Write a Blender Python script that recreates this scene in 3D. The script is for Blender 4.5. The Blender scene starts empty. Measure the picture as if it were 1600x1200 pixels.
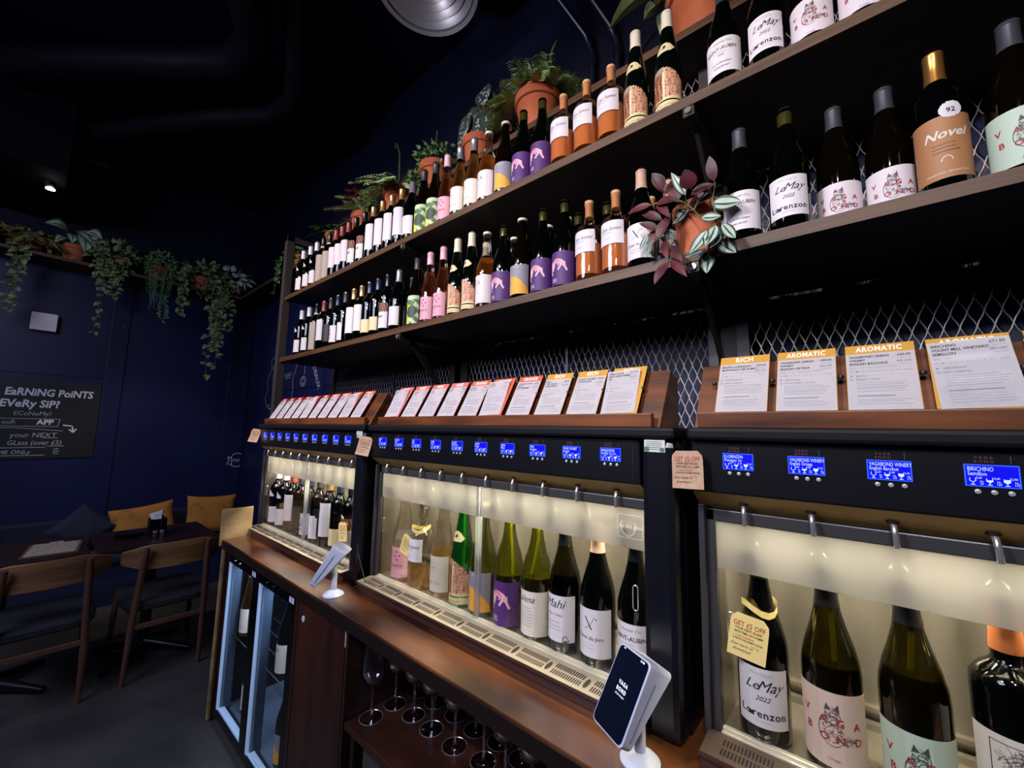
import bpy, math, random
from mathutils import Vector, Matrix
R = math.radians
scene = bpy.context.scene
COL = scene.collection

# ---------------------------------------------------------------- camera, world, lights, exposure
def cam_axes(yaw, pitch, roll):
    f = Vector((-math.sin(yaw)*math.cos(pitch), math.cos(yaw)*math.cos(pitch), math.sin(pitch)))
    r = Vector((math.cos(yaw), math.sin(yaw), 0)); u = r.cross(f)
    return math.cos(roll)*r+math.sin(roll)*u, -math.sin(roll)*r+math.cos(roll)*u, f
cr, cu, cf = cam_axes(R(40.74), R(6.605), R(1.136))
cam = bpy.data.objects.new('camera', bpy.data.cameras.new('camera'))
COL.objects.link(cam); scene.camera = cam
cam.data.sensor_width = 36; cam.data.lens = 638.8*36/1600; cam.data.clip_start = .05
cam.matrix_world = Matrix(((cr.x, cu.x, -cf.x, 0), (cr.y, cu.y, -cf.y, 0), (cr.z, cu.z, -cf.z, 1.5), (0, 0, 0, 1)))

scene.view_settings.view_transform = 'Standard'
scene.view_settings.look = 'None'
scene.view_settings.gamma = 1
scene.view_settings.use_curve_mapping = False
scene.view_settings.exposure = 0.0
w = bpy.data.worlds.new('world'); scene.world = w; w.use_nodes = True
w.node_tree.nodes['Background'].inputs[0].default_value = (.25, .33, .7, 1)
w.node_tree.nodes['Background'].inputs[1].default_value = .05

def spot(loc, aim, energy, color, size=60, radius=.03, blend=.6):
    l = bpy.data.lights.new('spot_light', 'SPOT'); l.energy = energy; l.color = color
    l.spot_size = R(size); l.spot_blend = blend; l.shadow_soft_size = radius
    o = bpy.data.objects.new('spot_light', l); COL.objects.link(o); o.location = loc
    o.rotation_euler = (Vector(aim)-Vector(loc)).to_track_quat('-Z', 'Y').to_euler()
    return o
def area(loc, aim, energy, color, sx, sy):
    l = bpy.data.lights.new('area_light', 'AREA'); l.energy = energy; l.color = color
    l.shape = 'RECTANGLE'; l.size = sx; l.size_y = sy
    o = bpy.data.objects.new('area_light', l); COL.objects.link(o); o.location = loc
    o.rotation_euler = (Vector(aim)-Vector(loc)).to_track_quat('-Z', 'Y').to_euler()
    return o
WARM = (1, .84, .74)
for x, e in ((-3.1, 70), (-2.1, 68), (-1.1, 62), (-.1, 58)):       # ceiling track spots on the bottle shelves
    spot((x+.15, -.75, 3.05), (x, 1.15, 2.25), e*1.3, WARM, 76, .02)
spot((-1.1, -.9, 2.9), (-.9, .9, 1.45), 88, (.78, .84, 1), 95, .06)    # cool light over the tasting bar
spot((.3, -.7, 2.6), (.2, .95, 1.5), 60, (.80, .85, 1), 80, .06)
spot((-4.35, -.75, 3.5), (-5.5, -.30, 2.05), 360, (.80, .82, 1), 70, .08)  # wash on the far wall by the blackboard
spot((-3.6, .1, 3.6), (-5.0, .8, .9), 100, (.95, .82, .68), 46, .06)    # over the tables and cushions
spot((-1.9, .2, 2.6), (-1.52, 1.04, 3.6), 40, (.84, .84, 1), 34, .05)  # added uplight to brighten the ceiling diffuser, no lamp modelled
spot((-1.2, -.3, 2.7), (-1.50, 1.05, 3.6), 22, (.80, .82, 1), 36, .05)  # second added uplight, reaching the diffuser's outer rings
area((-1.9, -1.6, 2.9), (-2.9, .6, .3), 62, (.66, .70, 1), 1.6, 1.0)

# ---------------------------------------------------------------- materials
def lin(h):
    h = h.lstrip('#'); c = [int(h[i:i+2], 16)/255 for i in (0, 2, 4)]
    return tuple((v/12.92 if v <= .04045 else ((v+.055)/1.055)**2.4) for v in c)+(1,)
MATS = {}
def mat(name, color, rough=.5, metal=0, emit=None, es=0, spec=.5, trans=0, noise=None, bump=0, coat=0, alpha=1):
    if name in MATS: return MATS[name]
    m = bpy.data.materials.new(name); m.use_nodes = True; MATS[name] = m
    nt = m.node_tree; b = nt.nodes['Principled BSDF']
    c = lin(color) if isinstance(color, str) else tuple(color)+(1,)
    b.inputs['Base Color'].default_value = c
    b.inputs['Roughness'].default_value = rough; b.inputs['Metallic'].default_value = metal
    b.inputs['Specular IOR Level'].default_value = spec
    b.inputs['Transmission Weight'].default_value = trans
    b.inputs['Coat Weight'].default_value = coat
    if coat: b.inputs['Coat Roughness'].default_value = .12
    if emit:
        b.inputs['Emission Color'].default_value = lin(emit) if isinstance(emit, str) else tuple(emit)+(1,)
        b.inputs['Emission Strength'].default_value = es
    if noise:      # (second colour, scale xyz, detail, lo, hi)
        c2, sc, det, lo, hi = noise
        tc = nt.nodes.new('ShaderNodeTexCoord'); mp = nt.nodes.new('ShaderNodeMapping')
        mp.inputs['Scale'].default_value = sc
        nz = nt.nodes.new('ShaderNodeTexNoise'); nz.inputs['Detail'].default_value = det; nz.inputs['Scale'].default_value = 1
        rp = nt.nodes.new('ShaderNodeValToRGB')
        rp.color_ramp.elements[0].position = lo; rp.color_ramp.elements[1].position = hi
        rp.color_ramp.elements[0].color = c; rp.color_ramp.elements[1].color = lin(c2) if isinstance(c2, str) else tuple(c2)+(1,)
        nt.links.new(tc.outputs['Object'], mp.inputs[0]); nt.links.new(mp.outputs[0], nz.inputs['Vector'])
        nt.links.new(nz.outputs['Fac'], rp.inputs[0]); nt.links.new(rp.outputs[0], b.inputs['Base Color'])
        if bump:
            bp = nt.nodes.new('ShaderNodeBump'); bp.inputs['Strength'].default_value = bump; bp.inputs['Distance'].default_value = .003
            nt.links.new(nz.outputs['Fac'], bp.inputs['Height']); nt.links.new(bp.outputs[0], b.inputs['Normal'])
    return m
def thin_glass(name, tint, gloss=.08, rough=.02, dens=0, top=.7):
    """pane or empty bottle wall: clear body with a mirror film that grows towards grazing angles"""
    if name in MATS: return MATS[name]
    m = bpy.data.materials.new(name); m.use_nodes = True; MATS[name] = m
    nt = m.node_tree; nt.nodes.clear(); N = nt.nodes.new
    out = N('ShaderNodeOutputMaterial'); tr = N('ShaderNodeBsdfTransparent'); gl = N('ShaderNodeBsdfGlossy')
    tr.inputs[0].default_value = tuple(tint)+(1,); gl.inputs['Roughness'].default_value = rough
    gl.inputs[0].default_value = (1, 1, 1, 1)
    lw = N('ShaderNodeLayerWeight'); lw.inputs[0].default_value = .25
    mr = N('ShaderNodeMapRange'); mr.inputs[3].default_value = gloss; mr.inputs[4].default_value = top
    mx = N('ShaderNodeMixShader')
    nt.links.new(lw.outputs['Fresnel'], mr.inputs[0]); nt.links.new(mr.outputs[0], mx.inputs[0])
    nt.links.new(tr.outputs[0], mx.inputs[1]); nt.links.new(gl.outputs[0], mx.inputs[2])
    if dens:
        df = N('ShaderNodeBsdfTranslucent'); df.inputs[0].default_value = tuple(tint)+(1,)
        m2 = N('ShaderNodeMixShader'); m2.inputs[0].default_value = dens
        nt.links.new(mx.outputs[0], m2.inputs[1]); nt.links.new(df.outputs[0], m2.inputs[2]); nt.links.new(m2.outputs[0], out.inputs[0])
    else: nt.links.new(mx.outputs[0], out.inputs[0])
    return m
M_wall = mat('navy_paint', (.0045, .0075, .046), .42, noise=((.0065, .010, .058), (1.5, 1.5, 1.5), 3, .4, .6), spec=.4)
M_wallfar = M_wall
M_ceil = mat('black_ceiling_paint', (.002, .0028, .010), .9, spec=.1)
M_floor = mat('dark_floor', (.022, .020, .022), .55, noise=((.06, .054, .054), (2.2, 2.2, 1), 8, .35, .7), bump=.35)
M_shelf = mat('brown_shelf_wood', '#2e1a0a', .55, noise=('#654220', (2.5, 60, 60), 4, .3, .75), bump=.15)
M_shelfshade = mat('shaded_shelf_wood', '#140b06', .6, noise=('#24150c', (2.5, 40, 40), 4, .3, .75))  # shelf wood coloured near-black to carry the shade of the undersides
M_board = mat('stained_board_wood', '#35190c', .42, noise=('#85491f', (3, 14, 30), 5, .3, .75), coat=.3)
M_top = mat('worn_mahogany', '#2a0e07', .30, noise=('#784525', (2.2, 5, 4), 8, .40, .66), coat=.4)
M_cab = mat('dark_mahogany', '#1f0d08', .42, noise=('#482214', (9, 9, 1.4), 4, .3, .75), coat=.15)
M_chair = mat('walnut_chair_wood', '#4c3222', .42, noise=('#85603f', (3, 3, 26), 4, .3, .7))
M_chairleg = mat('walnut_leg_wood', '#553a2c', .4)
M_table = mat('dark_table_wood', '#1b0e0d', .4, noise=('#2c1715', (20, 2, 3), 4, .3, .7))
M_ply = mat('pale_plywood', '#806848', .6, noise=('#b59a70', (3, 5, 9), 5, .35, .7))
M_steel = mat('dark_steel', '#37322f', .42, .75)
M_black = mat('black_metal', '#0b0c12', .34, .0, spec=.5)
M_blackgloss = mat('black_gloss', '#06070b', .12)
M_post = mat('brushed_post_steel', '#4b4440', .42, .4)
M_mesh = mat('raw_mesh_steel', '#b8ac9c', .4, .3)
M_chrome = mat('chrome', '#e4e4e4', .16, .85)
M_alu = mat('brushed_aluminium', '#8a8a8c', .33, .9)
M_frame = mat('slate_frame', '#4e4d50', .35, .5)
M_under = mat('gold_lit_underside', '#c2a35c', .5, .1)  # gold light on the dark metal underside, put into its base colour
M_inox = mat('stainless_liner', '#9c968a', .27, .75, noise=('#6a655a', (13, 3, 2), 7, .35, .7), bump=.3)
M_tray = mat('brown_tray_metal', '#4a3028', .35, .3)
M_traytop = mat('tray_plate', '#a89c8a', .4, .4)
M_pane = thin_glass('clear_pane', (.97, .97, .95), .01, top=.16)
M_acryl = thin_glass('acrylic_edge', (.92, .92, .94), .12, .1, dens=.3)
def frosted():
    m = bpy.data.materials.new('frosted_pane'); m.use_nodes = True; nt = m.node_tree; nt.nodes.clear(); N = nt.nodes.new
    out = N('ShaderNodeOutputMaterial'); a = N('ShaderNodeBsdfTranslucent'); a.inputs[0].default_value = (.32, .32, .32, 1)
    d = N('ShaderNodeBsdfPrincipled'); d.inputs['Base Color'].default_value = (.25, .25, .25, 1); d.inputs['Roughness'].default_value = .3
    r = N('ShaderNodeBsdfRefraction'); r.inputs['Roughness'].default_value = .38; r.inputs['IOR'].default_value = 1.02
    r.inputs[0].default_value = (.9, .88, .8, 1)
    m1 = N('ShaderNodeMixShader'); m1.inputs[0].default_value = .45; m2 = N('ShaderNodeMixShader'); m2.inputs[0].default_value = .3
    nt.links.new(a.outputs[0], m1.inputs[1]); nt.links.new(r.outputs[0], m1.inputs[2])
    nt.links.new(m1.outputs[0], m2.inputs[1]); nt.links.new(d.outputs[0], m2.inputs[2]); nt.links.new(m2.outputs[0], out.inputs[0])
    return m
M_frost = frosted()
M_led = mat('warm_led', '#ffffff', .5, emit=(1, .84, .50), es=4)
M_coolled = mat('cool_led', '#8fa6c8', .5, emit=(.42, .62, 1), es=.28)
M_lcd = mat('blue_lcd', '#0a0a60', .3, emit=(.003, .003, 1.0), es=.8)
M_lcdrim = mat('blue_lcd_rim', '#2030a0', .3, emit=(.03, .12, 1.0), es=1.0)
M_lcdtxt = mat('lcd_text', '#c0d8ff', .3, emit=(.30, .42, 1), es=.75)
M_white = mat('white_paper', '#e9e6ea', .6)
M_ink = mat('black_ink', '#17161a', .6)
M_grey = mat('grey_ink', '#77757c', .6)
M_lgrey = mat('pale_grey_ink', '#aaa7ae', .6)
M_red = mat('red_ink', '#a8262a', .6)
M_pinkish = mat('dark_pink_ink', '#8c4a55', .6)
M_gold = mat('gold_paper', '#c8912c', .55)
M_orange = mat('orange_paper', '#cf5733', .55)
M_rose = mat('rose_paper', '#cf6660', .55)
M_dred = mat('dark_red_paper', '#a32219', .55)
M_kraft = mat('kraft_card', '#b39173', .7, noise=('#c4a385', (90, 90, 90), 3, .3, .7))
M_plastic = mat('white_plastic', '#c9cfe6', .35)
M_rubber = mat('black_rubber', '#08080a', .6)
M_terra = mat('terracotta', '#a6522f', .75, noise=('#c06a44', (9, 9, 9), 4, .3, .7))
M_chalk = mat('chalk', '#b9bcc6', .9)
M_board_black = mat('blackboard', '#0d0e10', .55)
M_mustard = mat('mustard_velvet', '#916021', .85, noise=('#6a4214', (14, 14, 14), 5, .55, .8))
M_blueq = mat('blue_fabric', '#08122a', .9)
M_greyfab = mat('grey_fabric', '#191b22', .9)

# ---------------------------------------------------------------- mesh builder
class MB:
    def __init__(s): s.v = []; s.f = []; s.m = []
    def add(s, vs, fs, mi=0):
        n = len(s.v); s.v += [tuple(p) for p in vs]; s.f += [tuple(i+n for i in f) for f in fs]; s.m += [mi]*len(fs); return s
    def box(s, a, b, mi=0):
        x0, y0, z0 = a; x1, y1, z1 = b
        return s.hexa([(x0,y0,z0),(x1,y0,z0),(x1,y1,z0),(x0,y1,z0),(x0,y0,z1),(x1,y0,z1),(x1,y1,z1),(x0,y1,z1)], mi)
    def hexa(s, p, mi=0):
        return s.add(p, [(0,3,2,1),(4,5,6,7),(0,1,5,4),(1,2,6,5),(2,3,7,6),(3,0,4,7)], mi)
    def beam(s, p, q, wx, wy, up=(0, 0, 1), mi=0):
        p = Vector(p); q = Vector(q); d = (q-p).normalized(); up = Vector(up)
        if abs(d.dot(up)) > .98: up = Vector((0, 1, 0))
        a = d.cross(up).normalized()*wx/2; b = a.cross(d).normalized()*wy/2
        return s.hexa([p-a-b, p+a-b, p+a+b, p-a+b, q-a-b, q+a-b, q+a+b, q-a+b], mi)
    def lathe(s, prof, n=24, c=(0, 0, 0), mi=0, caps=True):
        base = len(s.v); k = len(prof)
        for r, z in prof:
            for i in range(n):
                t = 2*math.pi*i/n; s.v.append((c[0]+r*math.cos(t), c[1]+r*math.sin(t), c[2]+z))
        for j in range(k-1):
            for i in range(n):
                a = base+j*n+i; b = base+j*n+(i+1) % n
                s.f.append((a, b, b+n, a+n)); s.m.append(mi)
        if caps:
            if prof[0][0] > 1e-5: s.f.append(tuple(base+i for i in reversed(range(n)))); s.m.append(mi)
            if prof[-1][0] > 1e-5: s.f.append(tuple(base+(k-1)*n+i for i in range(n))); s.m.append(mi)
        return s
    def tube(s, pts, r, n=8, mi=0, cap=True):
        pts = [Vector(p) for p in pts]; base = len(s.v); rr = r if isinstance(r, (list, tuple)) else [r]*len(pts)
        t0 = (pts[1]-pts[0]).normalized(); u = t0.cross(Vector((0, 0, 1)))
        if u.length < .1: u = t0.cross(Vector((0, 1, 0)))
        u.normalize()
        for k, p in enumerate(pts):
            t = (pts[min(k+1, len(pts)-1)]-pts[max(k-1, 0)]).normalized()
            u = (u-t*u.dot(t)).normalized(); v = t.cross(u)
            for i in range(n):
                a = 2*math.pi*i/n; s.v.append(tuple(p+(u*math.cos(a)+v*math.sin(a))*rr[k]))
        for j in range(len(pts)-1):
            for i in range(n):
                a = base+j*n+i; b = base+j*n+(i+1) % n
                s.f.append((a, b, b+n, a+n)); s.m.append(mi)
        if cap:
            s.f.append(tuple(base+i for i in reversed(range(n)))); s.m.append(mi)
            s.f.append(tuple(base+(len(pts)-1)*n+i for i in range(n))); s.m.append(mi)
        return s
    def quad(s, a, b, c, d, mi=0): return s.add([a, b, c, d], [(0, 1, 2, 3)], mi)
    def xf(s, M):
        s.v = [tuple(M @ Vector(p)) for p in s.v]; return s
    def build(s, name, mats, parent=None, smooth=False, bevel=0, origin=None):
        if not isinstance(mats, (list, tuple)): mats = [mats]
        o0 = Vector(origin) if origin is not None else Vector((0, 0, 0))
        off = OFF.get(parent.name, Vector((0, 0, 0))) if parent is not None else o0
        me = bpy.data.meshes.new(name)
        me.from_pydata([(x-off.x, y-off.y, z-off.z) for x, y, z in s.v], [], s.f); me.update()
        for m in mats: me.materials.append(m)
        if len(mats) > 1: me.polygons.foreach_set('material_index', s.m)
        o = bpy.data.objects.new(name, me); COL.objects.link(o)
        if smooth:
            me.shade_smooth() if hasattr(me, 'shade_smooth') else None
            try: me.set_sharp_from_angle(angle=R(40))
            except Exception: pass
        if bevel:
            b = o.modifiers.new('bevel', 'BEVEL'); b.width = bevel; b.segments = 2; b.limit_method = 'ANGLE'
        if parent is not None: o.parent = parent
        elif origin is not None: o.location = o0
        OFF[o.name] = off if parent is not None else o0
        return o
OFF = {}
def thing(name, label, cat, loc=(0, 0, 0), group=None):
    o = bpy.data.objects.new(name, None); COL.objects.link(o); o.empty_display_size = .05
    o.location = loc; OFF[o.name] = Vector(loc); o['label'] = label; o['category'] = cat
    if group: o['group'] = group
    return o
def tag(o, label=None, cat=None, group=None, kind=None):
    if label: o['label'] = label
    if cat: o['category'] = cat
    if group: o['group'] = group
    if kind: o['kind'] = kind
    return o
def struct(name, mb, m, **k): return tag(mb.build(name, m, **k), kind='structure')
def dup(root, loc, label=None, group=None, rz=None):
    r = root.copy(); COL.objects.link(r); r.location = loc; OFF[r.name] = Vector(loc)
    if rz is not None: r.rotation_euler = (0, 0, rz)
    if label: r['label'] = label
    if group: r['group'] = group
    for ch in list(root.children):
        c = ch.copy(); COL.objects.link(c); c.parent = r
        for g in list(ch.children):
            d = g.copy(); COL.objects.link(d); d.parent = c
    return r

# ---------------------------------------------------------------- writing and drawn marks
TXT = {}
def text_geo(s, shear=0., bold=0., align='CENTER', space=1.):
    k = (s, shear, bold, align, space)
    if k in TXT: return TXT[k]
    cu_ = bpy.data.curves.new('t', 'FONT'); cu_.body = s; cu_.size = 1; cu_.align_x = align; cu_.shear = shear
    cu_.offset = bold; cu_.resolution_u = 2; cu_.space_character = space; cu_.fill_mode = 'FRONT'
    o = bpy.data.objects.new('t', cu_); COL.objects.link(o)
    dg = bpy.context.evaluated_depsgraph_get(); me = o.evaluated_get(dg).to_mesh()
    r = ([(v.co.x, v.co.y) for v in me.vertices], [tuple(p.vertices) for p in me.polygons])
    o.evaluated_get(dg).to_mesh_clear(); bpy.data.objects.remove(o); bpy.data.curves.remove(cu_)
    TXT[k] = r; return r
def deco(mb, items, fmap, l0=.0004):
    """items drawn on a sheet: ('t', text, u, v, size, mi[, opts]) ('l', points, width, mi) ('p', points, mi) ('r', u0, v0, u1, v1, mi)"""
    for k, it in enumerate(items):
        L = l0+.00004*(k % 6)
        if it[0] == 't':
            _, s, u, v, sz, mi = it[:6]; o = it[6] if len(it) > 6 else {}
            vs, fs = text_geo(s, o.get('shear', 0), o.get('bold', 0), o.get('align', 'CENTER'), o.get('space', 1))
            w_ = o.get('w', 1); a = R(o.get('rot', 0)); ca, sa = math.cos(a), math.sin(a)
            mb.add([fmap(u+(x*w_*ca-y*sa)*sz, v+(x*w_*sa+y*ca)*sz, L) for x, y in vs], fs, mi)
        elif it[0] == 'l':
            _, P, wd, mi = it; P = [Vector(p) for p in P]
            for a, b in zip(P, P[1:]):
                d = b-a
                if d.length < 1e-7: continue
                n = Vector((-d.y, d.x)).normalized()*wd/2; e = d.normalized()*wd*.35
                seg = max(1, int(d.length/.006)) if d.length < .2 else 6
                pts = [a-e+(d+2*e)*(i/seg) for i in range(seg+1)]
                vs = [fmap(*(p+n), L) for p in pts]+[fmap(*(p-n), L) for p in pts]
                mb.add(vs, [(i, i+seg+1, i+seg+2, i+1) for i in range(seg)], mi)
        elif it[0] == 'p':
            _, P, mi = it; mb.add([fmap(x, y, L) for x, y in P], [tuple(range(len(P)))], mi)
        elif it[0] == 'r':
            _, u0, v0, u1, v1, mi = it; n = max(1, int(abs(u1-u0)/.006)); n = min(n, 24)
            vs = [fmap(u0+(u1-u0)*i/n, v, L) for v in (v0, v1) for i in range(n+1)]
            mb.add(vs, [(i, i+1, i+n+2, i+n+1) for i in range(n)], mi)
def lines(u0, u1, v0, n, dv, mi, seed=0, wd=.0011, ragged=.25):
    r = random.Random(seed); out = []
    for i in range(n):
        out.append(('r', u0, v0-i*dv, u1-(u1-u0)*r.random()*ragged, v0-i*dv+wd, mi))
    return out
def ring(u, v, ru, rv, n=14, a0=0, a1=360):
    return [(u+ru*math.cos(R(a0+(a1-a0)*i/n)), v+rv*math.sin(R(a0+(a1-a0)*i/n))) for i in range(n+1)]
def scribble(u, v, w_, h, n, mi, wd=.0005, seed=1):
    """a sketched patch: n short hatch strokes filling an ellipse"""
    r = random.Random(seed); out = []
    for i in range(n):
        a = r.uniform(0, 6.28); q = math.sqrt(r.random()); x = u+w_/2*q*math.cos(a); y = v+h/2*q*math.sin(a)
        t = r.uniform(.4, 1.4)+(.9 if x > u else -.2); l = r.uniform(.08, .2)*w_
        out.append(('l', [(x, y), (x+l*math.cos(t), y+l*math.sin(t)), (x+l*1.5*math.cos(t+.7), y+l*1.5*math.sin(t+.7))], wd, mi))
    return out

# ---------------------------------------------------------------- structure: room shell
XF, YW, ZC = -5.5, 1.62, 4.1
M_walltop = mat('blue_black_upper_wall', (.0028, .0046, .018), .6, spec=.2)  # darker blue-black above the height of the plant shelf
b = MB().box((XF-.1, -4, -.05), (2.6, YW+.1, 0)); struct('floor', b, M_floor)
b = MB().box((XF-.1, -4, ZC), (2.6, YW+.1, ZC+.05)); struct('ceiling', b, M_ceil)
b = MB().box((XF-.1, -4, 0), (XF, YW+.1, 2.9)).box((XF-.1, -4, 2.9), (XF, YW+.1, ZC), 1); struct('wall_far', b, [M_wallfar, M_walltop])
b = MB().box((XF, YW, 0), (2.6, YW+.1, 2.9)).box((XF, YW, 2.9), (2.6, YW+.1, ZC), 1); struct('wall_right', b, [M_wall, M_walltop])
b = MB().box((2.5, -4, 0), (2.6, YW, ZC)); struct('wall_near', b, M_wall)
b = MB().box((XF, -4.1, 0), (2.6, -4, ZC)); struct('wall_left', b, M_wall)
# panel joints and battens on the painted boards
b = MB().box((XF, .40, .3), (XF+.018, .53, 2.86)); struct('trim_1', b, M_wall, bevel=.003)
b = MB().box((XF, -1.4, 1.92), (XF+.008, .40, 2.84)); struct('trim_2', b, M_wall, bevel=.002)
b = MB().box((XF, 1.40, .3), (XF+.012, 1.60, 2.86)); struct('trim_3', b, M_wall, bevel=.002)
b = MB().box((XF, YW-.008, 1.86), (-3.3, YW, 2.86)); struct('trim_4', b, M_wall, bevel=.002)
b = MB().box((-2.95, YW-.008, 2.03), (2.4, YW, 2.9)); struct('trim_5', b, M_wall, bevel=.002)
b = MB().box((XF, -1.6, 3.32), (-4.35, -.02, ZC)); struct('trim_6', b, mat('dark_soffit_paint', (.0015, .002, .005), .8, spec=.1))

# wall shelf carrying the hanging plants, along the far wall
b = MB().box((XF, -1.6, 2.89), (-5.165, YW, 2.92)); tag(b.build('wall_shelf', M_shelf, bevel=.003), 'narrow plant shelf running high along the blue far wall', 'shelf')

# ---------------------------------------------------------------- steel rack: posts, shelves, brackets, mesh
XR = 1.15
t = thing('steel_rack', 'dark steel rack of posts and brackets carrying the bottle shelves', 'rack', (-3.2, 1.35, 0))
b = MB().box((-3.235, 1.10, 0), (-3.19, 1.155, 2.93)); b.build('front_post', M_post, t, bevel=.003)
b = MB().box((-3.235, 1.10, 2.885), (-3.19, 1.56, 2.93)); b.build('top_rail', M_post, t, bevel=.003)
for x0, x1 in ((-3.235, -3.19), (-1.80, -1.755), (-1.70, -1.65), (-.405, -.37), (-.315, -.275), (1.12, 1.16)):
    b = MB().box((x0, 1.53, 0), (x1, 1.575, 2.93)); b.build('rear_post', M_post, t, bevel=.002)
b = MB().box((-.37, 1.545, .9), (-.315, 1.57, 2.4)); b.build('post_plate', M_steel, t)
for x in (-1.705, -.325):
    for zt in (2.425, 1.965):
        b = MB().box((x-.016, 1.118, zt-.03), (x+.016, 1.53, zt)); br = b.build('bracket', M_steel, t, bevel=.002)
        s_ = MB().beam((x, 1.20, zt-.03), (x-.0, 1.535, zt-.40), .028, .012, (1, 0, 0)); s_.build('strut', M_steel, br)
        s_ = MB().lathe([(.0, 0), (.009, 0), (.009, .006), (0, .006)], 12); s_.xf(Matrix.Translation((x, 1.117, zt-.015)) @ Matrix.Rotation(R(90), 4, 'X')); s_.build('bolt', M_chrome, br, smooth=True)
for x in (-2.37, -1.0, .45):
    b = MB().box((x-.006, 1.535, 1.3), (x+.006, 1.547, 2.9)); b.build('mesh_rod', M_alu, t)
b = MB().box((-3.19, 1.12, 1.965), (XR, 1.57, 1.995)); o = tag(b.build('bottle_shelf', M_shelfshade, bevel=.002), 'long brown wooden bottle shelf, the lower one, just above the card boards', 'shelf')
MB().box((-3.19, 1.1165, 1.965), (XR, 1.12, 1.995)).build('front_edge', M_shelf, o)
b = MB().box((-3.19, 1.12, 2.425), (XR, 1.57, 2.455)); o = tag(b.build('bottle_shelf', M_shelfshade, bevel=.002), 'long brown wooden bottle shelf, the upper one, in the middle of the rack', 'shelf')
MB().box((-3.19, 1.1165, 2.425), (XR, 1.12, 2.455)).build('front_edge', M_shelf, o)
b = MB().box((-5.165, 1.36, 2.89), (XR, YW, 2.92)); o = tag(b.build('plant_shelf', M_shelfshade, bevel=.002), 'narrow topmost shelf above the bottles carrying terracotta pots', 'shelf')
MB().box((-5.165, 1.3565, 2.89), (XR, 1.36, 2.92)).build('front_edge', M_shelf, o)

def mesh_panel(x0, x1, z0, z1, label):
    b = MB(); px_, pz = .030, .078; y = 1.552; nx = int((x1-x0)/px_); nz = int((z1-z0)/pz)
    wv = .0013; th = .0014
    for j in range(nz*2):
        for i in range(nx+1):
            xa = x0+(i+(.5 if j % 2 else 0))*px_; za = z0+j*pz/2
            for s in (-1, 1):
                xb = xa+s*px_/2
                if xb < x0-.001 or xb > x1+.001 or xa > x1+.001: continue
                zb = za+pz/2
                # S-bent strand in two spans
                m1 = (xa+(xb-xa)*.28, za+(zb-za)*.34); m2 = (xa+(xb-xa)*.72, za+(zb-za)*.66)
                P = [(xa, za), m1, m2, (xb, zb)]
                vs = []
                for p in P:
                    vs += [(p[0]-wv, y-th, p[1]), (p[0]+wv, y-th-s*.0006, p[1]), (p[0]+wv, y+th, p[1]), (p[0]-wv, y+th, p[1])]
                fs = []
                for k in range(3):
                    o = k*4; fs += [(o, o+1, o+5, o+4), (o+1, o+2, o+6, o+5), (o+2, o+3, o+7, o+6), (o+3, o, o+4, o+7)]
                b.add(vs, fs)
    tag(b.build('mesh_panel', M_mesh), label, 'mesh panel', 'expanded metal panels behind the shelves')
mesh_panel(-3.19, -1.80, 1.48, 2.92, 'diamond mesh steel panel at the far left end behind the shelves')
mesh_panel(-1.65, -.405, 1.48, 2.92, 'diamond mesh steel panel behind the middle of the shelves')
mesh_panel(-.275, 1.12, 1.48, 2.92, 'diamond mesh steel panel on the right behind the aromatic cards')

# ---------------------------------------------------------------- bottles
PROF = {
 'burg': [(0, .004), (.030, 0), (.041, .002), (.0432, .008), (.0435, .155), (.042, .172), (.036, .198), (.0275, .225), (.0205, .252), (.0168, .275), (.0155, .295), (.0153, .318), (.0165, .319), (.0165, .328), (.0145, .330)],
 'bord': [(0, .004), (.028, 0), (.038, .002), (.0402, .008), (.0405, .200), (.0385, .216), (.031, .232), (.0205, .245), (.0162, .258), (.0152, .278), (.015, .316), (.0162, .317), (.0162, .327), (.014, .329)],
 'flute': [(0, .004), (.028, 0), (.037, .002), (.0392, .008), (.0395, .130), (.0375, .165), (.032, .205), (.025, .250), (.019, .290), (.0162, .320), (.0155, .350), (.0165, .351), (.0165, .362), (.0145, .364)],
 'slim': [(0, .004), (.028, 0), (.038, .002), (.0402, .008), (.0405, .130), (.0385, .160), (.032, .195), (.0245, .235), (.0185, .270), (.0158, .300), (.0152, .338), (.0164, .339), (.0164, .350), (.0144, .352)],
 'fat': [(0, .010), (.030, .008), (.040, .0), (.0455, .003), (.047, .012), (.047, .168), (.0455, .182), (.038, .196), (.0245, .203), (.0185, .210), (.0165, .222), (.0160, .272), (.0175, .273), (.0175, .281), (.0150, .283)],
 'port': [(0, .004), (.030, 0), (.041, .002), (.0432, .008), (.0435, .200), (.042, .216), (.034, .229), (.0225, .237), (.0175, .245), (.0180, .262), (.0165, .275), (.0160, .312), (.0175, .313), (.0175, .322), (.0150, .324)],
}
G_black = mat('black_wine_glass', '#020303', .04, spec=.6)
G_dkgreen = mat('dark_green_glass', '#020403', .04, spec=.6)
G_dkbrown = mat('dark_amber_glass', '#070402', .04, spec=.6)
G_flute = mat('green_flute_glass', '#020704', .04, spec=.6)
G_clear = thin_glass('clear_bottle_glass', (.93, .90, .86), .06)
G_rosewall = thin_glass('rose_tinted_glass', (.88, .76, .66), .07)
G_olive = thin_glass('olive_bottle_glass', (.48, .50, .14), .07)
G_green = thin_glass('green_bottle_glass', (.08, .50, .16), .07)
G_oliveD = thin_glass('deep_olive_glass', (.24, .22, .06), .07)
L_amber = thin_glass('amber_wine', (.80, .46, .16), .08, dens=.35)
L_orange = mat('orange_wine', '#eda06a', .06, trans=.3)
L_rose = thin_glass('pale_rose_wine', (.72, .46, .30), .10, dens=.22)
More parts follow.
